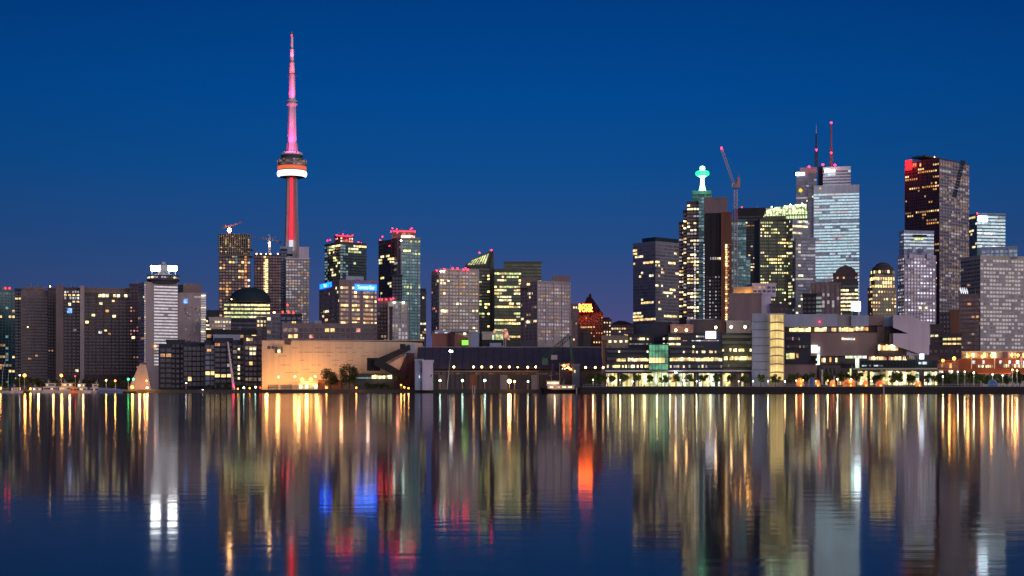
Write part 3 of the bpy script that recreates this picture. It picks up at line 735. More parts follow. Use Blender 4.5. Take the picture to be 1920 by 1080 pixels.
# 16 condo A
B = Bld("condo_tower", "shorter teal glass condo tower with pink-lit crown behind the office with blue signs", 1500, 648)
B.vol(609, 638, 687, 455, yaw=34, wall="grey_dark", yb=600, slab=1.3, gear=False, st=dict(fh=3.0, bw=3.2, wx=.85, wz=.72, glass="g_tealdk", lit=.05, pal=OFF, rows={0: .6, 1: .6, 2: .35}, cols={0: (.8, "w_tealdim"), 1: (.6, "w_tealdim"), 2: (.5, "w_tealdim")}))
B.vol(627, 638, 662, 441.5, yaw=34, D=1508, wall="grey_dark", foot=456, st=dict(fh=3, bw=2.5, wx=.7, wz=.6, lit=.3, glass="g_dark"))
for x, y in ((614, 451), (619, 450), (630, 448), (632, 441), (643, 439.5), (652, 442), (661, 441), (660, 452), (672, 454), (678, 456), (684, 457), (650, 450)):
    B.lamp(x, y, 1488, "h_pink", .62)
B.box("roof_glow_strip", 640, 686, 454.7, 455.2, 1499, .6, "h_pink"); B.box("roof_glow_strip", 630, 660, 442, 442.5, 1499, .6, "h_pink")  # pink strips added along the parapets to strengthen the reflection
B.row(660, 684, 457, 461, 1494, 8, .8, ("w_hot", "w_green"), None); B.done()
# 17 condo B
B = Bld("condo_tower", "tallest teal glass condo tower with pinkish lit rooftop in the middle of the skyline", 1400, 748)
B.vol(710, 734, 745, 451, D=1412, yaw=38, wall="brown_dark", yb=575, slab=1.0, st=dict(fh=3.0, bw=3.1, wx=.8, wz=.68, glass="g_dark", lit=.07, pal=OFF, rows={5: .7, 6: .6}))
B.vol(738, 752, 788, 446, yaw=30, wall="teal_wall", trim="grey", yb=640, gear=False, pier=3, st=dict(fh=3.0, bw=3.1, wx=.86, wz=.74, glass="g_teal", lit=.20, pal=("w_tealdim", "w_tealdim", "w_green", "w_tealdim")),
      stL=dict(fh=3.0, bw=3.1, wx=.86, wz=.74, glass="g_brown", lit=.06, pal=("w_dim", "w_lilac")))
B.vol(735, 735, 779, 433, D=1408, wall="mauve", foot=447, st=dict(fh=5, bw=5, wx=.8, wz=.6, lit=.5, pal=("w_redwarm", "w_warmlow"), glass="g_dark"))
B.vol(735, 735, 754, 517, D=1392, wall="navy", yb=600, slab=1.0, st=dict(fh=3.0, bw=3.1, wx=.8, wz=.7, glass="g_dark", lit=.02))
for x, y in ((717, 444), (733, 434), (744, 430), (745, 436), (736, 428), (770, 430), (778, 434), (772, 428), (757, 434), (713, 450), (730, 461)): B.lamp(x, y, 1386, "h_pink", .62)
B.box("roof_glow_strip", 737, 778, 433.4, 434, 1392, .6, "h_pink"); B.row(752, 778, 441, 446, 1396, 7, .8, ("w_hot", "w_cream", "w_white"), None)  # parapet strip added for its pink reflection in the water
B.row(756, 770, 468, 472, 1393, 3, 1, ("w_yellow",), None); B.lamp(752, 451, 1386, "h_mint", .9); B.done()
# 18 lower condos in front of B
B = Bld("lower_condo", "brownish lower condo with pink roof lamps at the foot of the tallest teal tower", 1150, 720)
B.vol(708, 708, 742, 561, wall="brown", yb=642, pier=2, st=dict(fh=3.0, bw=2.6, wx=.7, wz=.7, glass="g_brown", lit=.15, pal=("w_dim", "w_lilac", "w_warmlow")))
for x in (711, 716, 724, 733, 737): B.lamp(x, 561.5 - (x == 737)*2, 1140, "h_pink", .7)
B.done()
B = Bld("lower_condo", "whitish lower condo with pale fins at the foot of the tallest teal tower", 1120, 748)
B.vol(728, 728, 765, 568, wall="cream", yb=642, pier=2, st=dict(fh=3.0, bw=2.7, wx=.6, wz=.75, glass="g_grey", lit=.3, pal=("w_dim", "w_lilac")))
for x in (739, 756): B.lamp(x, 567, 1114, "h_mint", .8)
B.done()
B = Bld("brick_chimney", "dark reddish chimney stack in front of the lower condos", 1000, 733)
B.vol(730, 730, 736, 578, D=990, wall="red_dark", dep=3, gear=False); B.done()
# 19
B = Bld("narrow_tower", "narrow tower edge with bright lit stair strip right of the tallest teal tower", 1500, 793)
B.vol(788, 788, 799, 548, wall="grey_dark", yb=640, st=dict(fh=3, bw=2.4, wx=.8, wz=.7, glass="g_dark", lit=.06))
B.vol(789, 789, 798, 543, D=1506, wall="navy")
for k in range(24): B.win(789.5, 794.5, 551+k*3.9, 553.6+k*3.9, 1497, "w_cream" if k % 4 else "w_white", proud=.8)
B.done()
# 20 condo C
B = Bld("beige_condo", "broad beige condo with red roof lamps left of the slant-roofed tower", 1250, 850)
B.vol(810, 824, 897, 506, yaw=14, wall="beige", yb=626, gear=True, slab=.8, pier=3,
      st=dict(fh=2.95, bw=2.95, wx=.72, wz=.62, glass="g_beige", lit=.38, pal=("w_dim", "w_lilac", "w_warmlow", "w_lilac", "w_cream"), cols={2: (0, "w_dim"), 3: (0, "w_dim"), 9: (.0, "w_dim")}),
      stL=dict(fh=2.95, bw=2.95, wx=.72, wz=.62, glass="g_dark", lit=.1, pal=("w_dim", "w_redwarm")))
for k, (x, y) in enumerate(((819, 507), (834, 505), (849, 503), (858, 503.5), (869, 505), (873, 503), (877, 505.5))): B.lamp(x, y, 1240, "h_pink", .8)
for x in (826, 832): B.lamp(x, 509, 1240, "h_mint", .6)
B.box("roof_house", 848, 880, 503.5, 507, 1262, 12, "brown")
B.row(819, 832, 524, 529, 1243, 4, 1, ("w_cream",), None); B.row(826, 840, 580, 586, 1243, 4, 1, ("w_hot", "w_cream"), None)
for x, y in ((841, 527), (889, 615)): B.lamp(x, y, 1238, "h_amber", .6, "wall_lamp")
B.done()
# 21 slanted tower
B = Bld("slant_roof_tower", "dark greenish tower with steep slanted glass roof and two red tips", 1500, 900)
B.vol(872, 872, 924, 500, wall="olive", yb=622, parapet=0, gear=False, st=dict(fh=3.3, bw=3, wx=.9, wz=.62, glass="g_olive", lit=.15, pal=("w_green", "w_cream", "w_dim"), cols={12: (0, "w_dim"), 8: (.3, "w_yellow"), 7: (.3, "w_yellow")}))
B.poly("slanted_roof", [(872, 500.5), (872, 497), (890, 484), (922, 470), (924, 472), (924, 500.5)], 1499, 24, "grey_dark")
for k in range(7):
    B.poly("roof_glow_strip", [(876+k*5.2, 497-k*.4), (879+k*5.2, 497-k*.4), (889+k*4.6, 486.5-k*1.9), (886+k*4.6, 487.8-k*1.9)], 1498.2, .6, "w_green")
B.poly("corner_fin", [(918, 500), (924, 472), (926, 473), (926, 620), (918, 620)], 1497, 4, "olive")
B.lamp(899, 474, 1494, "h_pink", .8); B.lamp(921.5, 469, 1494, "h_pink", 1.0); B.lamp(922, 492, 1494, "h_mint", .8)
B.lamp(922, 533, 1494, "h_amber", .6); B.done()
# 22 yellow office
B = Bld("lit_office_tower", "flat-topped office tower with many glowing yellow floors behind the greyish-pink condo", 1450, 960)
B.vol(927, 927, 977, 504, yaw=6, wall="olive", trim="grey_dark", yb=640, gear=False, parapet=0, ytR=502, st=dict(fh=3.35, bw=2.4, wx=.88, wz=.60, glass="g_olive", lit=.30, pal=("w_yellow", "w_cream", "w_green", "w_warm"), top=3,
      rows={0: .85, 1: .7, 2: .6, 5: .5, 10: .8, 15: .9, 16: .1, 19: .95, 20: .95, 21: .97, 22: .97, 23: .9, 25: .5, 27: .2, 29: .7, 30: .6, 31: .6, 32: .6, 33: .5}, persist=.6))
B.vol(945, 945, 1015, 492, D=1462, wall="olive", yb=540, gear=False, parapet=1, st=dict(fh=3.35, bw=2.4, wx=.9, wz=.6, glass="g_olive", lit=.05, pal=("w_green", "w_yellow"), top=1, rows={5: .97, 6: .95, 7: .6, 4: .15}))
B.done()
# 23 condo D
B = Bld("greyish_pink_condo", "greyish-pink gridded condo with a single red lamp on its penthouse corner", 1200, 1020)
B.vol(977, 1008, 1068, 529, yaw=24, wall="pinkish", yb=642, pier=3, gear=False,
      st=dict(fh=2.95, bw=2.5, wx=.66, wz=.62, glass="g_lilac", lit=.32, pal=("w_dim", "w_lilac", "w_dim", "w_warmlow", "w_lilac")),
      stL=dict(fh=2.95, bw=2.9, wx=.7, wz=.6, glass="g_brown", lit=.08, pal=("w_dim", "w_cream", "w_warmlow")))
B.vol(1036, 1036, 1068, 519.5, D=1212, wall="mauve", foot=530, gear=False)
B.vol(977, 977, 1008, 523, D=1215, wall="brown", foot=540, gear=False)
B.lamp(1066, 519, 1196, "h_pink", 1.1)
for x, y in ((999, 559), (991, 533), (1037, 565), (1063, 554), (1043, 613), (1023, 566)): B.win(x-3, x+3, y-1.7, y+1.7, 1196, "w_yellow", proud=3)
B.row(987, 1007, 600, 606, 1196, 5, 1, ("w_cream", "w_hot"), None); B.row(996, 1008, 586, 591, 1196, 3, 1, ("w_yellow",), None); B.done()
B = Bld("slender_block", "slender mauve apartment block wedged beside the hotel with the glowing red sign", 1350, 1077)
B.vol(1069, 1069, 1083, 571, wall="mauve", yb=650, pier=1, st=dict(fh=3, bw=2.4, wx=.5, wz=.6, glass="g_brown", lit=.1)); B.done()
# 24 chateau hotel
B = Bld("chateau_hotel", "brick chateau hotel with steep roof and glowing red and yellow sign", 1600, 1110)
B.vol(1082, 1082, 1131, 588, wall="rust", yb=650, gear=False, st=dict(fh=3.4, bw=3, wx=.4, wz=.5, glass="g_brown", lit=.14, pal=("w_orange", "w_warm"), top=3))
B.vol(1131, 1131, 1146, 600, D=1604, wall="rust", yb=650, gear=False, st=dict(fh=3.4, bw=3, wx=.4, wz=.5, glass="g_brown", lit=.28, pal=("w_cream",)))
B.poly("steep_roof", [(1086, 590), (1095, 572), (1100, 558), (1104, 556), (1104, 551), (1108.5, 551), (1109, 557), (1117, 568), (1127, 583), (1133, 600), (1131, 600), (1084, 600)], 1606, 16, "red_dark")
B.poly("steep_roof", [(1130, 602), (1133, 595), (1142, 595), (1146, 602)], 1607, 12, "red_dark")
B.vol(1083, 1083, 1098, 612, D=1590, wall="brown", gear=False, foot=655); B.vol(1094, 1094, 1108, 622, D=1588, wall="stone", gear=False, foot=655)
B.row(1085, 1110, 612, 615, 1586, 7, .7, ("w_warm", "w_orange"), None)
B.box("sign_frame", 1087, 1110, 569, 586, 1594, .5, "black")
textobj(B, 1098, 574, 1592, 7.5, "ROYAL", "h_sign_yel", B.root, "sign_letters", 21); textobj(B, 1098, 581.5, 1592, 7.5, "YORK", "h_sign_yel", B.root, "sign_letters", 21)
for y in (569, 586): B.box("sign_border", 1087, 1109, y-.5, y+.5, 1592, .5, "red_dark")
for x in (1087, 1109): B.box("sign_border", x-.5, x+.5, 569, 586, 1592, .5, "red_dark")
B.done()
B = Bld("mansard_block", "long low dark-roofed building with a lit top row right of the chateau hotel", 1500, 1165)
B.vol(1146, 1146, 1188, 611, wall="brown", yb=650, gear=False, st=dict(fh=3.4, bw=2.6, wx=.7, wz=.55, glass="g_brown", lit=.12, pal=("w_cream", "w_warm"), rows={0: .8, 2: .4}))
B.poly("mansard_roof", [(1144, 612), (1149, 605), (1160, 601), (1172, 602), (1188, 608), (1190, 612)], 1502, 20, "red_dark"); B.done()
B = Bld("beige_lowrise", "beige-brown blank low building between the hotel and the dark waterfront office", 1050, 1152)
B.vol(1128, 1128, 1180, 632, wall="stone", yb=665, st=dict(fh=4, bw=4, wx=.5, wz=.4, glass="g_brown", lit=.2, pal=("w_cream",)))
B.vol(1130, 1130, 1137, 640, D=930, wall="rust", gear=False); B.done()
# 27 orange warehouse
B = Bld("sugar_warehouse", "huge blank warehouse washed with orange light along the waterfront", 810, 620, flat=3)
B.poly("wall", [(492, 732.5), (491, 638), (503, 639), (760, 641), (792, 643), (792, 732.5)], 810, 60, "sugar")
B.box("gable_return", 491, 504, 639, 732, 809.2, .8, "sugar")
B.box("coping", 490.5, 795, 637.6, 639.4, 809.5, 60, "pinkish")
for k in range(24): B.box("panel_joint", 512+k*10.6, 512.35+k*10.6, 641, 731, 809.95, .1, "pinkish")
for k in range(48):
    x, y = R.uniform(520, 700), R.choice([652, 660, 667, 675, 684, 692, 698]); B.win(x, x+R.uniform(4, 16), y, y+.8, 810, "mauve", "cladding_gap", .1, .1)
B.box("louvre", 534, 546, 637, 640.5, 809, 1, "brown_dark"); B.box("louvre", 534, 545, 641.5, 646, 809, 1, "brown_dark")
for x in (504, 512): B.win(x-2.5, x+3, 649, 654, 809.5, "g_dark")
B.win(516, 520, 650, 662, 809.5, "g_dark"); B.win(520, 527, 650, 654, 809.2, "shop_orange"); B.win(521, 525, 656, 661, 809.2, "w_hot"); B.win(527.5, 530, 650, 662, 809.5, "g_dark")
B.vol(505, 505, 560, 722, D=806, wall="grey", dep=3.5, gear=False, parapet=0)
B.vol(560, 560, 596, 716, D=800, wall="cream", dep=9, gear=False, parapet=.4)
B.row(561, 595, 720, 728, 799.5, 6, 1, ("shop_yellow", "w_hot"), None, .1)
B.vol(596, 596, 640, 713, D=802, wall="rust", dep=8, gear=False, parapet=.3)
for x, y in ((566.5, 712), (583, 711.5)): B.lamp(x, y, 797, "h_orange", 1.15, "wall_lamp")
for x, y in ((522, 707), (553, 706), (591, 706)): B.lamp(x, y, 806, "h_amber", .55, "wall_lamp")
for x, y in ((612, 725), (680, 724)): B.win(x-3, x+3, y-2, y+2, 801, "w_redwarm")
B.done()
def added_light(px, py, D, W, col, r=1.0):  # unseen point light, added to brighten nearby walls, boats and trees
    L = bpy.data.lights.new("added_wash", 'POINT'); L.energy = W; L.color = col; L.shadow_soft_size = r
    o = bpy.data.objects.new("added_wash", L); COL.objects.link(o); o.location = at(px, py, D); return o
for px, py, W in ((500, 722, 4200), (522, 708, 1500), (553, 707, 1700), (575, 711, 3600), (595, 708, 1500)): added_light(px, py, 797, W*1.25, (1, .42, .09))
added_light(560, 690, 796, 3000, (1, .47, .15)); added_light(640, 672, 797, 1100, (1, .52, .24)); added_light(520, 690, 796, 2000, (1, .44, .12)); added_light(600, 680, 797, 1100, (1, .48, .18)); added_light(690, 660, 797, 700, (1, .6, .44)); added_light(746, 682, 783, 500, (1, .36, .2))
# fence posts / dock sheds
for i, (x0, n) in enumerate(((503, 9), (527, 10))):
    Fp = empty("palisade_fence", at(x0, 731, 790), "short dark palisade fence, "+("left" if i == 0 else "right")+" of two at the foot of the orange warehouse", "fence", "palisade fences")
    b = MB()
    for k in range(n): b.box(at(x0+k*2.2, 726.5, 790), (.3, .3, 2.8+R.random()), "hull_dark")
    b.box(at(x0+n*1.1, 726, 790.2), (n*2.2/F*790, .1, .2), "hull_dark"); b.build("pickets", Fp)
# conveyor
V = Bld("conveyor_gallery", "dark enclosed conveyor gallery zigzagging against the orange warehouse", 790, 745, flat=4)
V.poly("inclined_gallery", [(703, 674), (768, 646), (770, 655), (712, 684)], 786, 6, "black")
V.poly("inclined_gallery", [(703, 672), (720, 678), (760, 700), (760, 714), (700, 684)], 783, 5, "black")
V.box("transfer_house", 688, 712, 671, 695, 788, 10, "black"); V.box("transfer_house", 751, 779, 645, 663, 792, 10, "panel_blue"); V.box("transfer_house", 750, 760, 645, 658, 787, 4, "black")
V.poly("support_tower", [(763, 662), (777, 662), (777, 732), (738, 732), (747, 700)], 790, 9, "red_dark")
V.poly("brick_infill", [(724, 685), (762, 664), (748, 696)], 789, 2, "sugar")  # panel added in the gap to show the lit warehouse wall
for x in (757, 770): V.box("trestle_leg", x, x+1.2, 663, 732, 787, 1, "black")
V.done()
V = Bld("dock_silo", "boxy blue and lilac dock silo standing at the warehouse corner", 765, 795, flat=3)
V.vol(778, 778, 793, 677, D=765, wall="panel_blue", dep=12, gear=False); V.vol(792, 792, 812, 679, D=763, wall="lilac", dep=12, gear=False)
V.box("door", 789, 790.6, 690, 698, 764.4, .4, "rust"); V.win(785.5, 787, 704, 709, 764.5, "w_white"); V.win(808, 810, 703, 706, 762.5, "g_dark"); V.done()
# canopy shop behind trees
B = Bld("lit_canopy_shed", "small canopy shed with yellow-green glowing front beside the dark trees", 785, 705, flat=4)
B.vol(664, 664, 742, 701, D=792, wall="grey_dark", dep=8, gear=False, parapet=.3)
B.row(697, 735, 703, 710, 790, 9, .9, ("shop_yellow", "w_green", "w_hot"), None); B.row(667, 696, 707, 710, 790, 5, 1, ("w_tealdim",), None); B.done()
# 26 brick block & white sheds behind the long roof
B = Bld("brick_workshop", "red brick workshop with white roof lights behind the long dark shed", 950, 840, flat=2)
B.vol(810, 810, 845, 628, yaw=2, wall="brick", gear=False, yb=650); B.box("roof_house", 815, 842, 619, 627, 955, 12, "panel_blue")
B.poly("gable", [(851, 652), (851, 629), (856, 625), (878, 634), (878, 652)], 948, 20, "brick")
B.box("roof", 845, 879, 619, 622, 955, 14, "grey")
for x in (818, 836): B.win(x-2.5, x+2.5, 623, 626.5, 954, "w_white", "roof_light")
B.win(869, 874, 624, 628, 947, "w_hot")
B.win(866, 878, 638, 647, 945, "h_lime", "sign_panel"); B.vol(845, 845, 852, 625, D=946, wall="red_dark", gear=False); B.done()
B = Bld("white_depot", "low white and blue depot with a glowing teal window behind the long dark shed", 940, 910, flat=0)
B.vol(883, 883, 898, 625, wall="panel_blue", gear=False, dep=15); B.vol(904, 904, 945, 625, D=945, wall="cream", gear=False, dep=15)
B.row(923, 943, 626, 637, 943, 6, 1, ("w_green", "w_tealdim", "w_white"), None, .08); B.box("loading_bay", 904, 944, 637, 648, 940, 3, "black")
B.box("annex", 918, 940, 643, 650, 938, 3, "panel_blue"); B.win(925, 929, 619, 624, 941, "w_redwarm"); B.done()
Sg = empty("red_screen", at(946, 652, 1000), "tilted red glowing screen standing behind the white depot", "screen")
b = MB(); q = [at(940, 617, 1000), at(951, 618, 1000), at(956, 638, 1000), at(946, 634, 1000)]
b.add(q+[p+Vector((0, .6, 0)) for p in q], [(3, 2, 1, 0), (4, 5, 6, 7), (0, 1, 5, 4), (1, 2, 6, 5), (2, 3, 7, 6), (3, 0, 4, 7)], "w_redwarm"); b.build("panel", Sg)
b = MB(); b.box((at(948, 640, 1001).x, 1001.5, hz(645, 1001)), (.8, .8, hz(628, 1001)-hz(660, 1001)), "steel"); b.build("post", Sg)
# 28 long shed
B = Bld("long_shed", "very long dark-roofed quay shed with a row of orange eave lamps", 770, 950, flat=0)
za, zb_ = hz(651, 800), hz(692, 775)
b = B.mb("roof"); q = [Vector((X(781, 775), 773, zb_)), Vector((X(1130, 775), 773, zb_)), Vector((X(1126, 800), 800, za)), Vector((X(784, 800), 800, za)), Vector((X(1126, 800), 830, zb_)), Vector((X(784, 800), 830, zb_))]
b.add(q, [(0, 1, 2, 3), (3, 2, 4, 5)], "roof_navy"); b.add([q[0], q[3], q[5], q[1], q[2], q[4]], [(2, 1, 0), (3, 4, 5)], "navy")
for k in range(25):
    t_ = k/24; a_ = q[0].lerp(q[1], t_); c_ = q[3].lerp(q[2], t_); b.tube(a_+Vector((0, 0, .15)), c_+Vector((0, 0, .15)), .12, .12, "grey_dark", 4)
b.tube(q[3], q[2], .35, .35, "grey", 5)

for k in range(5): B.box("sliding_door", 822+k*58, 836+k*58, 703, 731, 775.4, .3, R.choice(["rust", "grey", "brown"]))
for k in range(26): B.box("wall_panel", 790+k*12.6, 800+k*12.6, 699, 702, 775.5, .2, R.choice(["brown", "grey_dark", "mauve"]))
B.vol(783, 783, 1128, 692.5, D=776, yaw=0, wall="grey_dark", gear=False, parapet=0, dep=50)
b = B.mb("wall")
for k in range(40): 
    p = at(785+k*8.7, 712, 775.6); b.box(p, (.4, .3, 10), "brown_dark")
B.box("crane_rail", 800, 1010, 695.5, 697, 771, .8, "brown")
for k in range(12): 
    xx = 810+k*18; B.box("rail_post", xx, xx+.9, 697, 731, 771, .6, "brown_dark")
for x, y in ((851, 688), (888, 688), (903.5, 688), (921, 688), (938, 688), (955, 688), (970.5, 688.5), (989.5, 688.5), (1004.5, 688), (1098, 689), (1116, 689), (1131, 689)):
    B.lamp(x, y, 769, "h_amber", .62 if x != 970.5 else .42, "eave_lamp")
B.done()
# yard mast lamps on the shed quay
def post_lamp(px, py, D, m, r, label, group, h0=None, arm=0):
    g0 = h0 if h0 is not None else LAND
    P = empty("street_lamp", (X(px, D), D, g0), label, "lamp", group)
    r *= .85
    c = at(px, py, D); b = MB(); b.tube((c.x, c.y, g0), (c.x, c.y, c.z-r*.6), .16, .09, "steel", 6); b.tube((c.x, c.y, g0), (c.x, c.y, g0+.5), .3, .3, "grey_dark", 8); b.build("pole", P)
    b = MB(); b.ball(c, r, m); bo = b.build("bulb", P)
    b = MB(); b.lathe([(r*.6, c.z+r*1.35), (r*1.3, c.z+r*1.0), (r*1.1, c.z+r*.95), (r*.2, c.z+r*1.3)], (c.x, c.y+.1), "grey_dark", 8); bo.parent = b.build("shade", P)
    return P
for i, (x, y, m_, r_) in enumerate(((825, 713.5, "h_mint", .62), (867, 713.5, "h_mint", .66), (909, 713.5, "h_mint", .7), (955, 715, "h_flare", 1.15), (965, 715.5, "h_amber", .6), (990, 715, "h_mint", .45))):
    post_lamp(x, y, 752, m_, r_, ["greenish white yard lamp nearest the dock silo", "greenish white yard lamp, second from the dock silo", "greenish white yard lamp just left of the orange glare", "dazzling orange flood lamp at the middle of the shed quay", "small amber lamp hard against the dazzling orange one", "faint greenish lamp between the orange glare and the tugboat"][i], "yard lamps on the shed quay")
added_light(955, 712, 748, 5000, (1, .4, .12))
P = empty("light_mast", (X(843, 755), 755, LAND), "tall slim mast with paired white lamps in front of the long shed roof", "lamp")
b = MB(); b.tube((X(838, 755), 755, LAND), at(845, 662, 755), .22, .12, "steel", 6); b.build("pole", P)
for dx in (0, 3):
    b = MB(); b.ball(at(844+dx, 658+dx*.3, 755), .5, "h_white"); b.tube(at(844.5, 662, 755), at(844+dx, 659, 755), .1, .1, "steel", 5); b.build("bulb", P)
# green harbour crane
K = empty("harbour_crane", (X(1040, 745), 745, LAND), "green lattice harbour crane leaning over the long shed roof", "crane")
b = MB(); crane_lattice(b, at(1016, 675, 745), at(1069, 629, 745), 1.9, "green_paint", 16); b.build("boom", K)
b = MB(); b.tube(at(1072, 712, 746), at(1069, 629, 745), .45, .35, "green_paint", 6); b.tube(at(1077, 690, 746), at(1069, 640, 745), .3, .25, "green_paint", 6); b.build("tower_leg", K)
b = MB(); b.tube((X(1036, 745), 745, LAND), at(1036, 682, 745), .8, .6, "grey_dark", 8); b.box(at(1039, 670, 745), (3.2, 3, 2.4), "cream"); b.box(at(1022, 678, 745), (3, 3, 3.5), "green_paint"); b.build("cab", K)
b = MB(); b.tube(at(1055, 640, 745), at(1056, 700, 745), .1, .1, "black", 4); b.tube(at(1069, 629, 745), at(1037, 648, 745), .1, .1, "steel", 4); b.build("hoist_cable", K)
P = empty("flag_mast", (X(1071, 760), 760, LAND), "tall thin dark mast rising behind the green crane tip", "mast")
b = MB(); b.tube((X(1071, 760), 760, LAND), at(1071, 600, 760), .3, .12, "steel", 6); b.build("pole", P)
b = MB(); b.box((X(1071, 760), 760, LAND+.3), (1.2, 1.2, .6), "grey_dark"); b.build("base", P)
B = Bld("tank_house", "small pale green tank house right of the glowing orange canopy", 725, 1083, flat=0)
B.vol(1074, 1074, 1087, 686, D=725, wall="grey", dep=6, gear=False); B.box("roof", 1073, 1088, 684.6, 686, 724.6, 7, "cream"); B.win(1076, 1079, 694, 699, 724, "w_green"); B.done()
B = Bld("lantern_canopy", "canopy of yellow and orange lanterns glowing above the tugboat", 728, 1060, flat=0)
B.vol(1050, 1050, 1073, 698, D=728, wall="brown_dark", dep=5, gear=False); B.box("roof", 1048, 1074, 680, 681.4, 727, 6, "red_dark")
for x in (1049, 1072.5): B.box("post", x, x+.8, 681, 731, 727, .3, "steel")
for k in range(16):
    x, y = R.uniform(1050, 1071), R.uniform(683, 696); b = MB(); b.ball(at(x, y, 727+R.uniform(-2, 2)), R.uniform(.3, .65), R.choice(["h_sign_yel", "h_amber", "w_hot", "w_orange"])); b.build("lantern", B.root)
B.done()
# ================================================================== buildings, east part (px 1135..1920)
# towers behind
B = Bld("twin_face_tower", "lilac-grey office tower with scattered lit windows and a bright row near its foot", 1500, 1230)
B.vol(1187, 1229, 1277, 454, yaw=40, wall="grey", trim="grey", yb=612, gear=False, st=dict(fh=3.5, bw=2.1, wx=.90, wz=.60, glass="g_lilac", lit=.10, pal=("w_cream", "w_warm", "w_yellow"), rows={5: .4, 6: .4, 21: .4, 26: .5, 27: .5, 29: .5, 39: .97, 40: .9, 41: .4}, persist=.6),
      stL=dict(fh=3.5, bw=2.9, wx=.93, wz=.64, glass="g_lilac", lit=.07, pal=("w_cream", "w_warm"), rows={5: .3, 21: .4, 22: .75, 28: .5, 39: .97, 40: .9}, persist=.6))
B.box("roof_house", 1229, 1272, 446.5, 455, 1525, 20, "green_dome"); B.done()
B = Bld("stepped_spire_tower", "stepped dark tower with teal glass spine carrying a glowing green and white spire", 1400, 1300)
st_ = dict(fh=3.4, bw=2.8, wx=.8, wz=.52, glass="g_brown", lit=.34, pal=("w_cream", "w_warm", "w_hot", "w_lilac"), persist=.5)
B.vol(1273, 1273, 1290, 418, D=1404, wall="brown_dark", yb=600, gear=False, st=st_)
B.vol(1281, 1281, 1300, 396, D=1400, wall="brown_dark", yb=600, gear=False, st=st_)
B.vol(1288, 1288, 1312, 380, D=1396, wall="brown_dark", yb=600, gear=False, st=st_)
B.vol(1298, 1298, 1334, 360, D=1408, wall="teal_wall", yb=600, gear=False, st=dict(fh=3.4, bw=2.8, wx=.8, wz=.6, glass="g_tealdk", lit=.05, pal=("w_tealdim",)))
B.vol(1310, 1310, 1320, 366, D=1392, wall="teal_wall", yb=600, gear=False, dep=10, st=dict(fh=3.4, bw=2.6, wx=.9, wz=.72, glass="g_teal", lit=.25, pal=("w_tealdim",)))
for k in range(34):
    y = 458+k*4.3; B.win(1302, 1304, y, y+2.6, 1390, "w_white" if k % 3 else "w_lilac"); B.win(1319, 1321, y, y+2.4, 1389, "w_lilac" if k % 2 else "w_white")
mp = 1410/F; c = at(1317, 340, 1412)
b = B.mb("spire"); b.lathe([(8*mp, hz(361, 1412)), (5.2*mp, hz(352, 1412)), (4*mp, hz(345, 1412)), (3.4*mp, hz(334, 1412)), (6.5*mp, hz(331.5, 1412)), (9.5*mp, hz(328.5, 1412)), (9.5*mp, hz(324.5, 1412)), (6.5*mp, hz(321, 1412)), (4.5*mp, hz(318.5, 1412)), (5.2*mp, hz(316, 1412)), (4.4*mp, hz(312.5, 1412)), (1*mp, hz(311, 1412))], (c.x, c.y), "h_spire", 16)
b = B.mb("spire_halo_ring"); b.lathe([(9.6*mp, hz(330, 1412)), (12.5*mp, hz(328, 1412)), (12.5*mp, hz(323, 1412)), (9.6*mp, hz(321, 1412))], (c.x, c.y), "h_greenhalo", 16)  # glowing ring added in place of the green halo
added_light(1306, 326, 1400, 6e3, (.1, 1, .35)); added_light(1317, 350, 1398, 5e3, (.2, 1, .4))
B.done()
B = Bld("brown_top_tower", "dark tower with blank brown windowless top between the spire tower and the luffing crane", 1300, 1343)
B.vol(1321, 1321, 1364, 373, D=1306, wall="mauve", yb=401, gear=False)
B.vol(1323, 1323, 1356, 402, wall="black", yb=602, pier=2, st=dict(fh=3.3, bw=2.8, wx=.5, wz=.45, glass="g_dark", lit=.05, pal=("w_lilac", "w_dim"), cols={1: (.85, "w_lilac"), 3: (.8, "w_lilac"), 5: (.8, "w_lilac")}, top=55))
B.row(1327, 1356, 482, 487, 1296, 7, .9, ("w_cream", "w_lilac"), None, .3)
B.vol(1352, 1352, 1372, 400, D=1296, wall="rust", yb=602, gear=False, dep=12)
for k in range(33):
    y = 458+k*4.35; B.win(1360, 1363.6, y, y+3, 1293, R.choice(["w_hot", "w_orange", "w_yellow"]), proud=.5)
    if k % 2: B.win(1364.5, 1367, y, y+3, 1293, R.choice(["w_orange", "w_warmlow"]), proud=.5)
B.done()
B = Bld("teal_glass_tower", "pale teal glass tower stepping down behind the luffing crane mast", 1350, 1390)
sg = dict(fh=3.4, bw=2.8, wx=.9, wz=.8, glass="g_teal", lit=.22, pal=("w_tealdim",))
B.vol(1370, 1370, 1398, 414, wall="teal_wall", yb=600, pier=2, gear=False, st=sg); B.vol(1384, 1384, 1399, 428, D=1345, wall="teal_wall", yb=600, gear=False, st=sg); B.vol(1398, 1398, 1407, 484, D=1345, wall="teal_wall", yb=600, gear=False, st=sg); B.done()
K = empty("luffing_crane", (X(1379, 1285), 1285, LAND), "tall luffing tower crane with raised red-tipped jib beside the brown-topped tower", "crane")
b = MB()
for y0, y1, m_ in ((640, 590, "crane_white"), (590, 548, "crane_white"), (548, 505, "crane_white"), (505, 462, "crane_white"), (462, 418, "crane_white"), (418, 392, "crane_red"), (392, 356, "crane_white")): crane_lattice(b, at(1379, y0, 1285), at(1379, y1, 1285), 3.0, m_, 10)
b.tube((X(1379, 1285), 1285, LAND), at(1379, 640, 1285), 1.2, 1.2, "crane_white", 6)
for y in (504, 459): b.box(at(1374, y, 1287), (9, 4, 1), "crane_red")
b.build("mast", K)
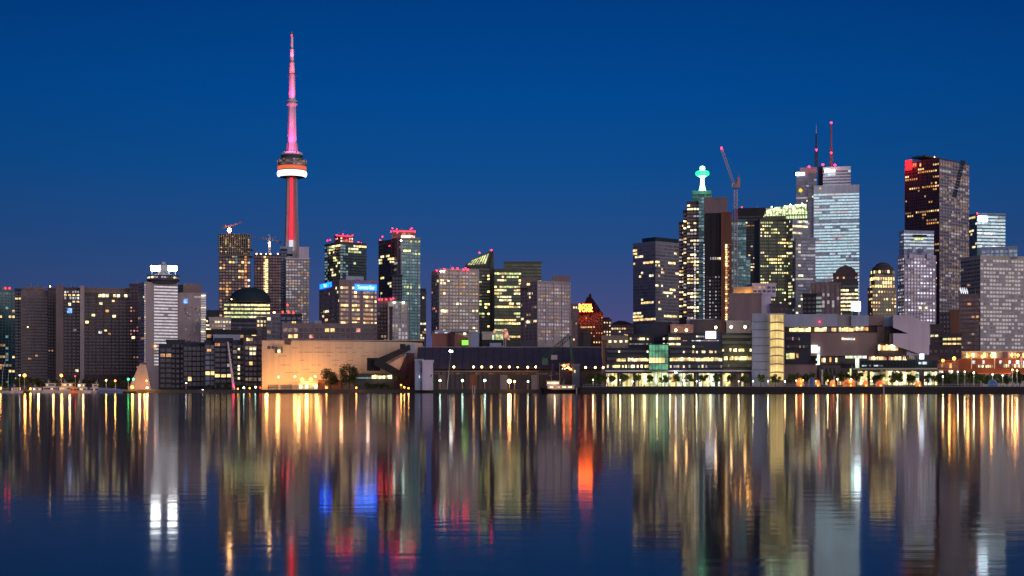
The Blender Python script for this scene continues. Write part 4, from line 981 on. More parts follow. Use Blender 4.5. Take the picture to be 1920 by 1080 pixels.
b = MB(); crane_lattice(b, at(1376, 346, 1285), at(1353, 279, 1285), 1.8, "crane_white", 18); b.build("jib", K)
b = MB(); b.box(at(1380, 349, 1285), (5.5, 4, 3.4), "crane_red"); b.box(at(1385, 342, 1285), (2.2, 3, 8), "crane_red"); b.box(at(1374.5, 347, 1284), (2, 2, 2.6), "crane_white"); b.tube(at(1386, 328, 1285), at(1379, 346, 1285), .4, .5, "crane_red", 5); b.tube(at(1386, 328, 1285), at(1356, 285, 1285), .12, .12, "steel", 4); b.build("machinery_deck", K)
b = MB(); b.ball(at(1352.8, 277.5, 1285), .9, "h_pink"); b.build("beacon", K)
B = Bld("black_slab_tower", "flat black glass tower with scattered lit windows behind the crowned tower", 1800, 1412)
B.vol(1383, 1383, 1436, 392, wall="black", yb=600, st=dict(fh=3.7, bw=3.2, wx=.75, wz=.5, glass="g_dark", lit=.24, pal=("w_cream", "w_warm", "w_lilac", "w_warmlow"), top=8, rows={18: .7, 19: .6, 26: .5}, persist=.5)); B.lamp(1391, 388.5, 1796, "h_red", .8); B.done()
# crowned tower
B = Bld("crowned_tower", "dark green stepped tower topped by a glowing yellow-green crown", 1500, 1475)
so = dict(fh=3.5, bw=2.3, wx=.7, wz=.5, glass="g_olive", lit=.27, pal=("w_cream", "w_yellow", "w_green"), persist=.55)
sr = dict(fh=3.5, bw=2.5, wx=.95, wz=.62, glass="g_grey", lit=.20, pal=("w_cream", "w_lilac", "w_lilac"), persist=.6)
B.vol(1425, 1425, 1482, 412, D=1506, yaw=4, wall="olive", yb=590, gear=False, pier=4, st=so)
B.vol(1478, 1486, 1518, 412, D=1500, yaw=25, wall="grey", yb=590, gear=False, st=sr, stL=so); B.vol(1492, 1492, 1529, 448, D=1494, yaw=3, wall="grey", yb=590, gear=False, st=sr)
B.vol(1433, 1433, 1474, 398, D=1508, wall="olive", foot=413, gear=False, st=dict(fh=3.5, bw=2.6, wx=.7, wz=.7, glass="h_crown", lit=0)); B.vol(1466, 1466, 1514, 394, D=1506, wall="olive", foot=413, gear=False, st=dict(fh=4.2, bw=2.6, wx=.75, wz=.75, glass="h_crown", lit=0))
for x0, x1, y0, y1, dd in ((1436, 1452, 391, 398, 0), (1452, 1470, 388, 396, -1), (1470, 1492, 385, 393, 0), (1490, 1512, 383, 392, -1), (1468, 1512, 391, 400, -3), (1436, 1468, 397, 404, -3)):
    B.box("glowing_crown", x0, x1, y0, y1, 1500+dd*1.3, 9, "crown_light")
for x in range(1436, 1514, 6): B.box("crown_rib", x, x+1, 386, 406, 1494.5, .8, "olive")
for x, y in ((1447, 388), (1482, 384), (1504, 382)): B.lamp(x, y, 1494, "h_mint", .8, "crown_lamp")
B.row(1480, 1515, 413, 418, 1488, 10, .8, ("w_white", "w_lilac", "w_cream"), None, .1); B.done()
# white bank tower
B = Bld("white_bank_tower", "tallest pale marble tower with two roof antennas and bright banded facade", 1900, 1550)
sm = dict(fh=3.9, bw=3.4, wx=.98, wz=.60, glass="g_pale", lit=.66, pal=("w_pale", "w_pale", "w_pale", "w_pale", "w_pale", "w_pale", "w_pale", "w_band"), rows={16: .95, 30: .95}, persist=.7, top=9)  # glowing pale panes brighten the facade like reflected sky
sd = dict(fh=3.9, bw=3.4, wx=.98, wz=.62, glass="g_grey", lit=.05, pal=("w_cream", "w_lilac"), top=2, persist=.7)
B.vol(1493, 1493, 1531, 327, D=1908, wall="grey", yb=600, gear=False, dep=30, st=dict(sd, rows={7: .9, 3: .5})); B.vol(1500, 1500, 1532, 316, D=1914, wall="grey", foot=330, gear=False, dep=24)  # left masses coloured grey for the shaded side of the marble
B.vol(1543, 1543, 1595, 315, D=1912, wall="marble", foot=352, gear=False, dep=40, st=dict(sm, glass="g_grey", lit=.04, top=3, rows={4: .3}))
B.vol(1534, 1534, 1545, 314, D=1922, wall="black", foot=352, gear=False, dep=20)
C, u, v, w, d, z1 = B.vol(1526, 1526, 1611, 350, D=1900, wall="marble", yb=600, gear=False, dep=42, st=sm)
B.vol(1514, 1514, 1527, 352, D=1904, wall="grey", yb=600, gear=False, dep=30, st=sd)
for x in range(1526, 1612, 21): B.box("vertical_rib", x-.6, x+.9, 352, 600, 1898.6, .8, "marble")
for x0, x1, y in ((1492, 1509, 326), (1546, 1566, 320)):
    h_ = (x1-x0)/2
    B.win(x0, x0+h_*.9, y-2.8, y+2.8, 1895, "h_signwhite", "lit_sign", 1.0, .4); B.win(x0+h_, x1, y-2.8, y+2.8, 1895, "h_signpink", "lit_sign", 1.0, .4)
for x, y in ((1501, 357), (1538, 353.5)): B.lamp(x, y, 1890, "h_signyel", 3.0, "round_sign")
for x, y0, y1, m_ in ((1530.5, 314, 250, "grey_dark"), (1558.5, 314, 232, "crane_red")):
    b = MB(); p0, p1 = at(x, y0, 1920), at(x, y1, 1920); crane_lattice(b, p0, p0.lerp(p1, .45), 3.2, m_, 10); crane_lattice(b, p0.lerp(p1, .45), p1, 1.7, m_, 12)
    b.tube(p0, p1, .7, .5, m_, 6); b.tube(p1, p1+Vector((0, 0, 12 if x < 1540 else 2)), .5, .15, "steel", 5); b.build("antenna", B.root)
for x, y in ((1517, 312.5), (1543, 308.5), (1565.5, 309.5), (1531, 281), (1558.5, 286.5), (1558.5, 230)): B.lamp(x, y, 1905, "h_pink", 1.5)
B.done()
# orange lit malt house & grey block
B = Bld("malt_house", "blank brown building with an orange floodlit upper wall and grey annex", 980, 1412)
B.vol(1366, 1366, 1428, 553, D=985, wall="mauve", gear=False, yb=600); B.vol(1375, 1375, 1412, 541, D=992, wall="stone", foot=556, gear=False)
B.vol(1411, 1411, 1455, 534, D=990, wall="lilac", foot=556, gear=False, yaw=3, st=dict(fh=2.6, bw=3, wx=.7, wz=.6, glass="g_dark", lit=.05, top=.5, rows={1: 0, 2: 0, 3: 0, 4: 0})); B.vol(1428, 1428, 1446, 553, D=982, wall="lilac", gear=False)
B.vol(1445, 1445, 1478, 572, D=978, wall="brown_dark", gear=False, st=dict(fh=3.3, bw=3, wx=.6, wz=.5, glass="g_dark", lit=.1)); B.done()
added_light(1388, 549, 988, 420, (1, .42, .06), .4); added_light(1402, 548, 988, 700, (1, .45, .08), .4); added_light(1379, 548, 989, 200, (1, .42, .06), .4); added_light(1407, 545, 987, 300, (1, .45, .08), .4)
# small towers front of bank
B = Bld("dark_slab", "narrow dark slab with pale teal windows in front of the crowned tower", 1150, 1520)
B.vol(1505, 1505, 1530, 553, wall="black", yb=600, gear=False, st=dict(fh=3.4, bw=3, wx=.7, wz=.5, glass="g_dark", lit=.04)); B.vol(1530, 1530, 1541, 552, D=1153, wall="olive", yb=600, gear=False, st=dict(fh=3.4, bw=4.4, wx=.9, wz=.55, glass="g_dark", lit=.8, pal=("w_tealdim", "w_lilac"))); B.done()
B = Bld("mauve_pier_block", "mauve apartment block with strong vertical piers below the pale marble tower", 1250, 1550)
B.vol(1521, 1521, 1576, 533, wall="mauve", yb=600, pier=1, st=dict(fh=3.2, bw=4, wx=.45, wz=.9, glass="g_brown", lit=.04, pal=("w_lilac",))); B.done()
B = Bld("pitched_top_tower", "small lit tower with stepped pitched top overlapping the pale marble tower", 1330, 1588)
B.vol(1567, 1567, 1609, 531, wall="grey_dark", yb=600, gear=False, st=dict(fh=3.6, bw=2.8, wx=.92, wz=.5, glass="g_olive", lit=.7, pal=("w_cream", "w_yellow", "w_hot"), rows={0: 0, 1: .5}, persist=.7))
B.vol(1562, 1562, 1608, 515, D=1336, wall="brown_dark", foot=532, gear=False, st=dict(fh=3.6, bw=2.8, wx=.6, wz=.5, glass="g_dark", lit=.4, pal=("w_warm", "w_orange")))
B.poly("pitched_roof", [(1564, 515), (1570, 504), (1580, 499), (1585, 496.5), (1592, 499), (1602, 504), (1607, 515)], 1342, 18, "brown_dark"); B.done()
P = Bld("glowing_billboard", "small blazing white and teal billboard on the roof behind the college", 900, 1605, cat="billboard", flat=-12)
P.win(1596, 1600.5, 566, 583, 900, "h_teal", "panel", .5); P.win(1601.5, 1613.5, 566, 583, 900, "h_whitesign", "panel", .5); P.box("frame", 1594.5, 1615, 564.5, 566, 900.6, .6, "grey_dark"); P.box("frame", 1594.5, 1615, 583, 584.5, 900.6, .6, "grey_dark")
for x in (1597, 1611): P.box("leg", x, x+1.2, 584, 733, 901, .5, "steel")
P.done()
# domed tan tower
B = Bld("domed_tower", "tan stone tower with chamfered corners and a low stepped dome", 1350, 1655)
B.vol(1627, 1636, 1681, 541, yaw=12, wall="stone", yb=600, gear=False, st=dict(fh=3.4, bw=2.7, wx=.5, wz=.55, glass="g_olive", lit=.35, pal=("w_yellow", "w_warm", "w_warmlow"), rows={0: .8}))
B.vol(1631, 1640, 1678, 516, yaw=12, D=1354, wall="stone", foot=542, gear=False, st=dict(fh=3.7, bw=2.7, wx=.6, wz=.8, glass="g_olive", lit=.85, pal=("w_yellow", "w_warm"), rows={1: .4}))
c = at(1655, 510, 1366); mp = 1366/F; b = B.mb("dome")
b.lathe([(21*mp, hz(517, 1366)), (21*mp, hz(507, 1366)), (18*mp, hz(502, 1366)), (13*mp, hz(498, 1366)), (12*mp, hz(495.5, 1366)), (6*mp, hz(493, 1366)), (1, hz(492, 1366))], (c.x, c.y), "brown_dark", 24)
for k in range(24):
    a = math.radians(k*15); b2 = B.mb("dome_windows"); b2.box((c.x+21.1*mp*math.cos(a), c.y+21.1*mp*math.sin(a), hz(511, 1366)), (.4, 1.6, 2.6), R.choice(["w_yellow", "w_dim", "g_olive"]), a)
B.done()
# white tower with dark steps
B = Bld("white_pinnacle_tower", "bluish white tower with dark stair-stepped notches in front of the tall red granite tower", 1400, 1720)
B.vol(1686, 1695, 1751, 434, yaw=10, wall="panel_blue", foot=540, gear=False, yb=470, st=dict(fh=3.3, bw=3, wx=.97, wz=.5, glass="g_pale", lit=.03, pal=("w_lilac",)))
B.vol(1684, 1696, 1754, 480, yaw=10, D=1396, wall="lilac", yb=605, gear=False, pier=1, pierm="lilac", st=dict(fh=3.3, bw=3.2, wx=.55, wz=.5, glass="g_dark", lit=.62, pal=("w_lilac", "w_lilac", "w_dim", "w_white")))
for x0, x1, y in ((1697, 1706, 492), (1705, 1711, 482), (1711, 1717, 470), (1731, 1738, 470), (1738, 1746, 482)): B.box("dark_notch", x0, x1, y-7, y+3, 1391, 1.5, "g_blue")
B.box("roof_sign_recess", 1713, 1738, 440, 444, 1397, 1, "black"); B.row(1714, 1732, 445, 450, 1395, 3, 1, ("w_green", "w_cream"), None)
for x, y in ((1725, 577), (1736, 577)): B.win(x-2, x+2, y-2, y+2, 1389, "w_hot", proud=1)
B.done()
# red granite tower
B = Bld("red_granite_tower", "tallest dark red granite tower with glowing red corner logo and notched staircase of black windows", 1750, 1760)
C, u, v, w, d, z1 = B.vol(1697, 1761, 1817, 298, yaw=42, wall="red_dark", yb=620, gear=False,
    st=dict(fh=3.75, bw=3.3, wx=.9, wz=.60, skin="pinkish", glass="g_grey", lit=.30, pal=("w_dim", "w_dim", "w_lilac", "w_dim"), top=4, rows={1: .2, 4: .8, 20: .95, 21: .5, 46: .7, 58: .95, 63: .8}, persist=.6, wall="mauve"),  # pinkish skin paints this face lighter, as the side turned to the light
    stL=dict(fh=3.75, bw=3.0, wx=.62, wz=.55, glass="g_dark", lit=.10, pal=("w_warm", "w_orange", "w_warmlow"), top=4, rows={4: .7, 7: .6, 15: .75, 19: .25, 20: .3}, persist=.5), pier=2)
for k in range(13):
    x = 1805-k*1.35; y = 301+k*5.4; B.win(x-3.5, x+3.5, y, y+4.6, 1750, "g_dark", "notch_window", 1, .3)
B.left(); B.box("corner_logo_panel", 1697.5, 1709, 300, 319, 1749, 1, "h_logo")
B.row(1711, 1728, 305, 312, 1750, 4, .8, ("w_orange", "w_warm"), None, .4); B.right(); B.box("roof_house", 1735, 1790, 296, 299, 1790, 20, "grey_dark")
B.lamp(1752, 294.5, 1790, "h_amber", .7); B.done()
added_light(1694, 308, 1775, 2.5e4, (1, .02, .02))
# teal tower right
B = Bld("sky_blue_tower", "pale teal glass tower with small white roof sign right of the red granite tower", 1650, 1855)
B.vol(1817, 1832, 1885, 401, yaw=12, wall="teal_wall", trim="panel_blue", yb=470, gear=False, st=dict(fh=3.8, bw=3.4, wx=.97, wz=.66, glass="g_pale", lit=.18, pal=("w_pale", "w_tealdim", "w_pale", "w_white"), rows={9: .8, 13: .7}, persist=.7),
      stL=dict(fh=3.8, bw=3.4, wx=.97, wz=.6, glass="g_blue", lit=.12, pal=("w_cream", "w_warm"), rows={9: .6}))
B.win(1834.5, 1851, 405.5, 415.5, 1640, "h_whitesign", "roof_sign", 1); B.lamp(1832, 400, 1640, "h_pink", .8); B.done()
# big beige block right edge
B = Bld("beige_grid_block", "broad beige gridded office block cut by the right frame edge", 1150, 1870)
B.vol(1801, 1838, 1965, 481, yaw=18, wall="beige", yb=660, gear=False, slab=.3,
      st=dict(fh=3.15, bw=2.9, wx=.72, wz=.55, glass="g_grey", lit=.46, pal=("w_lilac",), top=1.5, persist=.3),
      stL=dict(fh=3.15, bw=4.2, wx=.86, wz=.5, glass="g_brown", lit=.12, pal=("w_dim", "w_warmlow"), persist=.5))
B.vol(1840, 1840, 1908, 466, D=1165, wall="panel_blue", foot=485, gear=False, pier=3, st=dict(fh=3.2, bw=3.3, wx=.8, wz=.7, glass="g_pale", lit=.1, pal=("w_lilac",)))
for y, n in ((494, 6), (497, 6)): B.row(1833, 1860, y, y+2.4, 1140, n, 1, ("w_warm", "w_cream"), None)
B.row(1834, 1850, 514, 518, 1140, 4, 1, ("w_cream", "w_warm"), None); B.left(); B.row(1801, 1816, 543, 547, 1150, 4, 1, ("w_white",), None, .25); B.right()
B.lamp(1848, 633, 1125, "h_amber", .7, "wall_lamp"); B.done()
B = Bld("brown_wing_block", "brown balcony block standing against the left flank of the beige gridded office", 1100, 1818)
B.vol(1799, 1799, 1836, 555, wall="brown", yb=662, slab=.9, pier=4, st=dict(fh=3.3, bw=3, wx=.85, wz=.5, glass="g_brown", lit=.1, pal=("w_dim", "w_orange"))); B.done()
B = Bld("stepped_brown_block", "low stepped brown block with a yellow top window between granite tower and brown balcony block", 1050, 1778)
B.vol(1762, 1762, 1781, 588, wall="grey_dark", yb=660, pier=1, gear=False, st=dict(fh=3.3, bw=2.6, wx=.5, wz=.5, glass="g_brown", lit=.04)); B.vol(1780, 1780, 1798, 584, D=1054, wall="rust", yb=660, gear=False)
B.row(1766, 1780, 586, 597, 1046, 4, 1, ("w_yellow", "w_green"), "g_dark", .05)
B.vol(1744, 1744, 1768, 611, D=1040, wall="brown_dark", yb=668, gear=False, st=dict(fh=4, bw=3, wx=.8, wz=.4, glass="g_dark", lit=.12, pal=("w_cream",), rows={5: .9}))
B.vol(1767, 1767, 1803, 628, D=1036, wall="brown_dark", yb=668, gear=False, st=dict(fh=3.6, bw=3, wx=.8, wz=.45, glass="g_dark", lit=.5, pal=("w_yellow", "w_green", "w_warm"))); B.done()
# 30 waterfront office (dark, long)
Q = 690
B = Bld("waterfront_office", "long dark glass waterfront office with green glowing atrium and lit ground floor", Q, 1290, flat=-7.2)
def seg(x0, x1, y, D, w="navy", **k): return B.vol(x0, x0, x1, y, D=D, yaw=-7.2, wall=w, gear=False, parapet=.5, foot=700, **k)
seg(1135, 1222, 654, Q, dep=40); seg(1178, 1226, 628, Q+5, dep=36); seg(1222, 1258, 606, Q+9, dep=30); seg(1252, 1356, 626, Q, dep=40); seg(1354, 1410, 626, Q+.6, "olive", dep=40)
seg(1257, 1300, 610, Q+7, "mauve", dep=20); seg(1296, 1352, 601, Q+10, "grey_dark", dep=24); seg(1288, 1338, 600, Q+14, "lilac", dep=20); seg(1362, 1411, 603, Q+8, "panel_blue", dep=24)
B.vol(1137, 1137, 1410, 696, D=Q+5, yaw=-7.2, wall="cream", gear=False, parapet=0, dep=30)      # recessed ground floor
B.box("soffit", 1135, 1410, 694, 696.8, Q-1, 8, "white")
for k in range(22): B.box("column", 1138+k*12.8, 1139+k*12.8, 697, 727, Q-.5, .35, "grey_dark")
B.row(1137, 1217, 698, 724, Q+3.6, 16, .93, ("shop_yellow", "w_hot", "shop_yellow", "w_yellow"), "g_dark", .10, vary=.12)
B.row(1217, 1256, 698, 724, Q+3.2, 8, 1, ("shop_white", "w_green"), None, .08, vary=.1)
B.row(1256, 1350, 698, 724, Q+3.6, 19, .85, ("shop_yellow", "w_hot", "shop_white", "w_warm"), "g_dark", .10, vary=.15)
B.row(1350, 1410, 698, 724, Q+3.6, 12, .55, ("w_warm", "w_yellow", "shop_yellow"), "g_brown", .12, vary=.2)
OC = ("w_warm", "w_hot", "w_yellow", "w_cream")
def orow(x0, x1, y, h, p, n=None, D=Q-.4, pal=OC, gl="g_dark"): B.row(x0, x1, y, y+h, D, n or max(1, int((x1-x0)/3.4)), p, pal, gl, .13, .6)
orow(1138, 1216, 657, 4, .05); orow(1138, 1156, 670, 6, .0); orow(1156, 1216, 671, 6.5, .93); orow(1138, 1216, 684, 5.5, .35); orow(1172, 1216, 684, 5.5, .5, D=Q-.9)
orow(1181, 1220, 633, 4.5, .45, D=Q+4); orow(1180, 1222, 644, 2, .7, D=Q+4, pal=("w_dim", "w_lilac"))
orow(1256, 1354, 657, 5, .16); orow(1256, 1354, 670, 7, .95); orow(1256, 1354, 684, 5.5, .40, pal=("w_lilac", "w_cream", "w_dim"))
orow(1354, 1409, 653, 6, .35, gl="g_olive"); orow(1354, 1409, 667, 8, .97, gl="g_olive"); orow(1354, 1409, 682, 6, .12, pal=("w_dim", "w_orange"), gl="g_olive")
orow(1243, 1276, 632, 5, .6); orow(1243, 1276, 643, 4, .85); orow(1280, 1352, 638, 1.6, .75, n=17, pal=("w_white", "w_redwarm", "w_lilac"), gl=None); orow(1305, 1321, 629, 3.5, .8, pal=("w_lilac", "w_cream"))
orow(1354, 1409, 640, 5, .04, gl="g_olive"); orow(1354, 1409, 629, 5, .0, gl="g_olive"); orow(1256, 1320, 648, 4, .04)
for k in range(6):
    for j, (y, h_) in enumerate(((646.5, 11), (658.5, 11), (682, 11))): B.win(1217.3+k*6, 1222.6+k*6, y, y+h_, Q-4, "atrium_green", "atrium_glass", .5, 0)
    B.win(1217.3+k*6, 1222.6+k*6, 670.5, 680.5, Q-4, "shop_yellow" if k < 5 else "atrium_green", "atrium_glass", .5, 0)
B.vol(1217, 1217, 1253.5, 645.5, D=Q-3, yaw=-7, wall="green_dome", gear=False, parapet=.3, dep=5, foot=694)
B.win(1323, 1342.5, 621, 635, Q-2, "h_screen", "video_screen", .6)
B.box("screen_frame", 1322, 1343.6, 619.6, 621, Q-1.6, .6, "black")
for x, y in ((1267, 619), (1287, 619), (1342, 614), (1371, 613), (1397, 613)): B.lamp(x, y, Q+3 if x < 1300 else Q+2, "h_amber", .75, "roof_lamp")
B.lamp(1267, 699, Q-3, "h_white", .6, "canopy_lamp")
for x, y in ((1267, 617), (1287, 617), (1342, 612), (1371, 611), (1397, 611)): added_light(x, y+2, Q-1 if x < 1300 else Q-2, 160, (1, .62, .3), .3)
B.done()
B = Bld("stair_tower", "tall yellow glowing glass stair tower joined to a blank dark blue slab", 680, 1441, flat=-9)
B.vol(1410, 1410, 1443, 589, D=680, yaw=-9, wall="panel_blue", gear=False, parapet=.4, dep=18); B.vol(1443, 1443, 1470.5, 589, D=681.5, yaw=-9, wall="steel", gear=False, parapet=.4, dep=14)
for k in range(8): B.box("cladding_joint", 1411, 1442, 603+k*15, 603.6+k*15, 679.6, .3, "grey_dark")
for k in range(8):
    y0 = 590+k*15.6; y1 = min(y0+14.6, 727)
    for j in range(3): B.win(1443.5+j*9, 1452+j*9, y0, y1, 678.5, "stair_yellow", "stair_window", .4, 0)
    b = B.mb("landing#%d" % k); cen = at(1456.5, y0+15.1, 676.6)
    for s_ in range(8):
        t0 = -1+s_/4; b.box((cen.x+(t0+.125)*13*.252, cen.y-1.2*(1-(t0+.125)**2), cen.z+.5*(1-(t0+.125)**2)), (13*.252/4+.1, .5, .28), "cream")
        b.box((cen.x+(t0+.125)*13*.252, cen.y-1.2*(1-(t0+.125)**2), cen.z-.3+.5*(1-(t0+.125)**2)), (13*.252/4+.1, .4, .22), "rust")
for j in range(6): B.box("stair_mullion", 1444+j*5, 1444.4+j*5, 590, 727, 677.9, .2, "brown_dark")
for x in (1443, 1469.8): B.box("frame_post", x, x+.8, 588, 728, 677.6, .5, "cream")
B.done()
# 31 college
G = 700
B = Bld("college_building", "wide white and mauve campus building with angular folded white volume at its right end", G, 1610, flat=-11)
def sg2(x0, x1, y0, y1, D, w, dep=20, part="wall"): B.box(part, x0, x1, y0, y1, D, dep, w)
sg2(1471, 1570, 589, 612, G, "panel_blue"); sg2(1570, 1596, 590, 612.6, G+1.5, "grey"); sg2(1596, 1629, 591, 611.5, G, "panel_blue"); sg2(1629, 1657, 592, 610, G+1, "mauve"); sg2(1655, 1682, 592, 612, G+2, "panel_blue")
sg2(1471, 1646, 611.8, 624, G+4, "brown_dark"); B.row(1480, 1520, 614, 621.5, G+3, 9, .9, ("w_warm", "w_yellow", "w_hot"), "g_brown", .1); B.row(1527, 1600, 613.5, 621.5, G+3, 16, .9, ("w_warm", "w_yellow", "w_hot", "w_cream"), "g_brown", .08); B.row(1600, 1628, 613, 620, G+3, 6, 1, ("w_hot", "w_orange", "w_redwarm"), "g_brown", .08)
sg2(1471, 1520, 624, 682, G-1, "navy"); B.row(1473, 1500, 632, 638, G-2, 9, .1, ("w_redwarm", "w_dim"), "g_dark", .3); B.row(1473, 1516, 647, 652, G-2, 12, .12, ("w_warmlow", "w_dim"), "g_dark", .3); B.win(1480, 1490, 662, 673, G-2, "shop_yellow"); B.win(1474, 1479, 663, 673, G-2, "w_green"); B.win(1493, 1497, 663, 671, G-2, "w_orange")
sg2(1471, 1532, 682, 728, G, "mauve"); sg2(1517, 1533, 676, 682.2, G-1.5, "black")
sg2(1520, 1645, 624, 667, G+1, "mauve"); B.row(1578, 1603, 633, 637.5, G, 6, .9, ("w_white", "w_hot", "w_cream"), None, .1); sg2(1645, 1660, 612, 650, G+2, "mauve")
B.win(1521, 1533, 647, 662, G, "shop_white", "glazed_bay"); B.win(1532, 1537.5, 650, 672, G, "w_white", "glazed_bay"); B.win(1530, 1537, 672, 684, G, "shop_white", "glazed_bay")
sg2(1536, 1760, 667, 683, G+6, "brown_dark"); B.row(1540, 1585, 670, 679, G+5, 12, .45, ("w_orange", "w_redwarm", "w_hot"), "g_dark"); B.row(1585, 1625, 665, 672, G+4, 12, .9, ("w_green", "w_white", "shop_white"), "g_dark", .1); B.row(1625, 1700, 668, 675, G+5, 20, .65, ("w_redwarm", "w_hot", "w_orange", "w_cream"), "g_dark", .15)
B.win(1604, 1611, 672, 690, G-1, "shop_white", "glazed_bay")
sg2(1613, 1757, 676, 690, G-3, "green_dome"); B.row(1616, 1660, 684, 687, G-4, 10, .7, ("w_tealdim", "w_white"), None, .15); B.row(1722, 1738, 678, 683, G-4, 4, .9, ("w_white", "w_tealdim"), None, .1)
for k in range(24): B.box("mullion", 1614+k*6, 1614.6+k*6, 676.5, 690, G-3.4, .4, "grey_dark")
sg2(1600, 1758, 690, 692.5, G-7, "cream", 12, "canopy")
B.row(1536, 1612, 690, 722, G-1, 20, .65, ("shop_yellow", "w_green", "w_orange", "w_dim"), "g_dark", .2, vary=.5); B.row(1612, 1757, 694, 722, G-2, 30, .92, ("shop_yellow", "w_yellow", "shop_white", "w_hot"), "g_dark", .1, vary=.15)
sg2(1534, 1760, 690, 728, G, "brown_dark")
B.poly("folded_volume", [(1675, 591), (1708, 590.5), (1730, 603), (1743, 604.5), (1742, 665), (1720, 662), (1678, 648), (1675, 646), (1675, 625), (1703, 625.5), (1690, 620), (1675, 614)], G-6, 16, "lilac")
B.poly("window_recess", [(1664, 612), (1680, 614), (1704, 624), (1704, 626), (1664, 626)], G-2, 3, "black"); B.box("window_recess", 1660, 1669, 612, 647, G-3, 4, "black"); sg2(1668, 1678, 626, 646, G-4, "mauve", 8)
B.row(1646, 1684, 645, 657, G-3.5, 8, 1, ("shop_orange", "w_warm", "w_hot", "w_orange"), None, .15); sg2(1646, 1700, 644, 668, G-2.5, "brown_dark", 6); B.win(1724, 1732, 664, 673, G-5, "h_signwhite", "lit_sign"); B.lamp(1537, 603.5, G-2, "h_pink", .4, "wall_lamp")
B.row(1690, 1722, 666, 674, G-3.5, 9, .5, ("w_white", "w_redwarm", "w_dim"), "g_dark", .3)
B.done()
# market hall right
B = Bld("market_hall", "orange-lit two storey brick market hall with glowing white windows at the right edge", 735, 1880, flat=-18)
B.box("wall", 1797, 1935, 672, 700, 735, 18, "rust"); B.box("roof", 1797, 1935, 699.5, 701.5, 731, 8, "orange_cloth"); B.box("upper_gallery", 1803, 1935, 658, 672, 741, 14, "cream")
B.row(1806, 1848, 660, 670, 740, 8, .85, ("shop_orange", "w_hot", "w_yellow", "w_orange"), "g_brown", .12); B.row(1848, 1868, 659, 671, 740, 4, 1, ("shop_yellow", "w_hot", "w_orange"), "g_brown", .2); B.row(1880, 1932, 660, 672, 740, 10, .6, ("w_orange", "w_redwarm", "w_warm"), "g_brown", .25)
for x, s_ in ((1826, 5), (1844, 4), (1876, 4), (1893, 4), (1908, 6), (1920, 4)): B.win(x-s_/2, x+s_/2, 676, 682, 734, "w_white" if x != 1908 else "h_screen")
B.row(1830, 1862, 684, 689, 734, 9, .7, ("w_cream", "w_hot", "w_lilac"), "g_brown", .35); B.row(1873, 1925, 682, 689, 734, 13, .6, ("w_cream", "w_hot", "w_redwarm"), "g_brown", .35)
for x in (1821, 1864, 1914): B.box("column", x, x+1.6, 668, 691, 732, .5, "white")
for x, y in ((1815, 668), (1842, 669), (1859, 667), (1897, 666), (1909, 666)): B.lamp(x, y, 730, "h_orange", .8, "wall_lamp")
B.done()
for x, y, W in ((1815, 669, 1300), (1858, 668, 1300), (1903, 668, 1300), (1780, 672, 1700), (1745, 671, 1200), (1840, 694, 700), (1890, 694, 700)): added_light(x, y, 727, W, (1, .38, .08), .5)
B = Bld("orange_lit_terrace", "low terrace building glowing orange between the campus and the market hall", 738, 1775, flat=-17)
B.box("wall", 1740, 1797, 676, 702, 738, 16, "brick"); B.box("roof", 1739, 1798, 675, 676.2, 735, 19, "brown"); B.row(1742, 1796, 680, 690, 737, 10, .25, ("shop_orange", "w_warmlow"), "g_brown", .2); B.row(1742, 1796, 694, 700, 737, 12, .5, ("w_green", "w_white", "w_hot"), "g_dark", .2)
for x, y in ((1745, 670), (1768, 676), (1789, 672)): B.lamp(x, y, 733, "h_orange", 1.0 if x != 1768 else .8, "roof_lamp")
B.done()
B = Bld("dim_lowrise", "dim brown low block with few lit windows right behind the folded white volume", 900, 1755)
B.vol(1740, 1740, 1800, 650, wall="brown_dark", yb=672, gear=False, st=dict(fh=3.4, bw=3, wx=.5, wz=.5, glass="g_brown", lit=.2, pal=WARM)); B.done()
# ================================================================== trees
def crown_mesh(name, rx, rz, n, leaf, seed, clumps=9):
    rr = random.Random(seed); vs = []; fs = []
    cl = [(rr.uniform(-.55, .55)*rx, rr.uniform(-.55, .55)*rx, rr.uniform(-.55, .6)*rz, rr.uniform(.30, .55)) for _ in range(clumps)]
    for i in range(n):
        cx, cy_, cz, cr_ = rr.choice(cl)
        d = Vector((rr.gauss(0, 1), rr.gauss(0, 1), rr.gauss(0, 1))).normalized()*(rr.random()**.4)
        p = Vector((cx+d.x*cr_*rx, cy_+d.y*cr_*rx, cz+d.z*cr_*rz))
        a = Vector((rr.gauss(0, 1), rr.gauss(0, 1), rr.gauss(0, 1))).normalized(); b_ = a.orthogonal().normalized()
        s_ = leaf*rr.uniform(.6, 1.4); k = len(vs)
        vs += [p-a*s_, p+b_*s_*.5, p+a*s_, p-b_*s_*.5]; fs.append((k, k+1, k+2, k+3))
    me = bpy.data.meshes.new(name); me.from_pydata([tuple(v) for v in vs], [], fs); me.materials.append(MATS["leaf"]); return me
def trunk_mesh(h, r, seed, spread):
    rr = random.Random(seed); b = MB()
    b.tube((0, 0, 0), (rr.uniform(-.1, .1)*h*.2, 0, h*.5), r, r*.7, "bark", 7)
    top = Vector((0, 0, h*.5))
    for k in range(5):
        a = rr.uniform(0, 6.28); b.tube(top-Vector((0, 0, rr.uniform(0, h*.12))), top+Vector((math.cos(a)*spread, math.sin(a)*spread, h*rr.uniform(.2, .42))), r*.5, r*.15, "bark", 5)
    b.tube(top, (0, 0, h*.9), r*.6, r*.15, "bark", 5)
    o = b.build("trunk"); me = o.data; bpy.data.objects.remove(o); return me
CR = [crown_mesh("crown", 1.0, 1.0, 900, .13, 10+i) for i in range(6)]
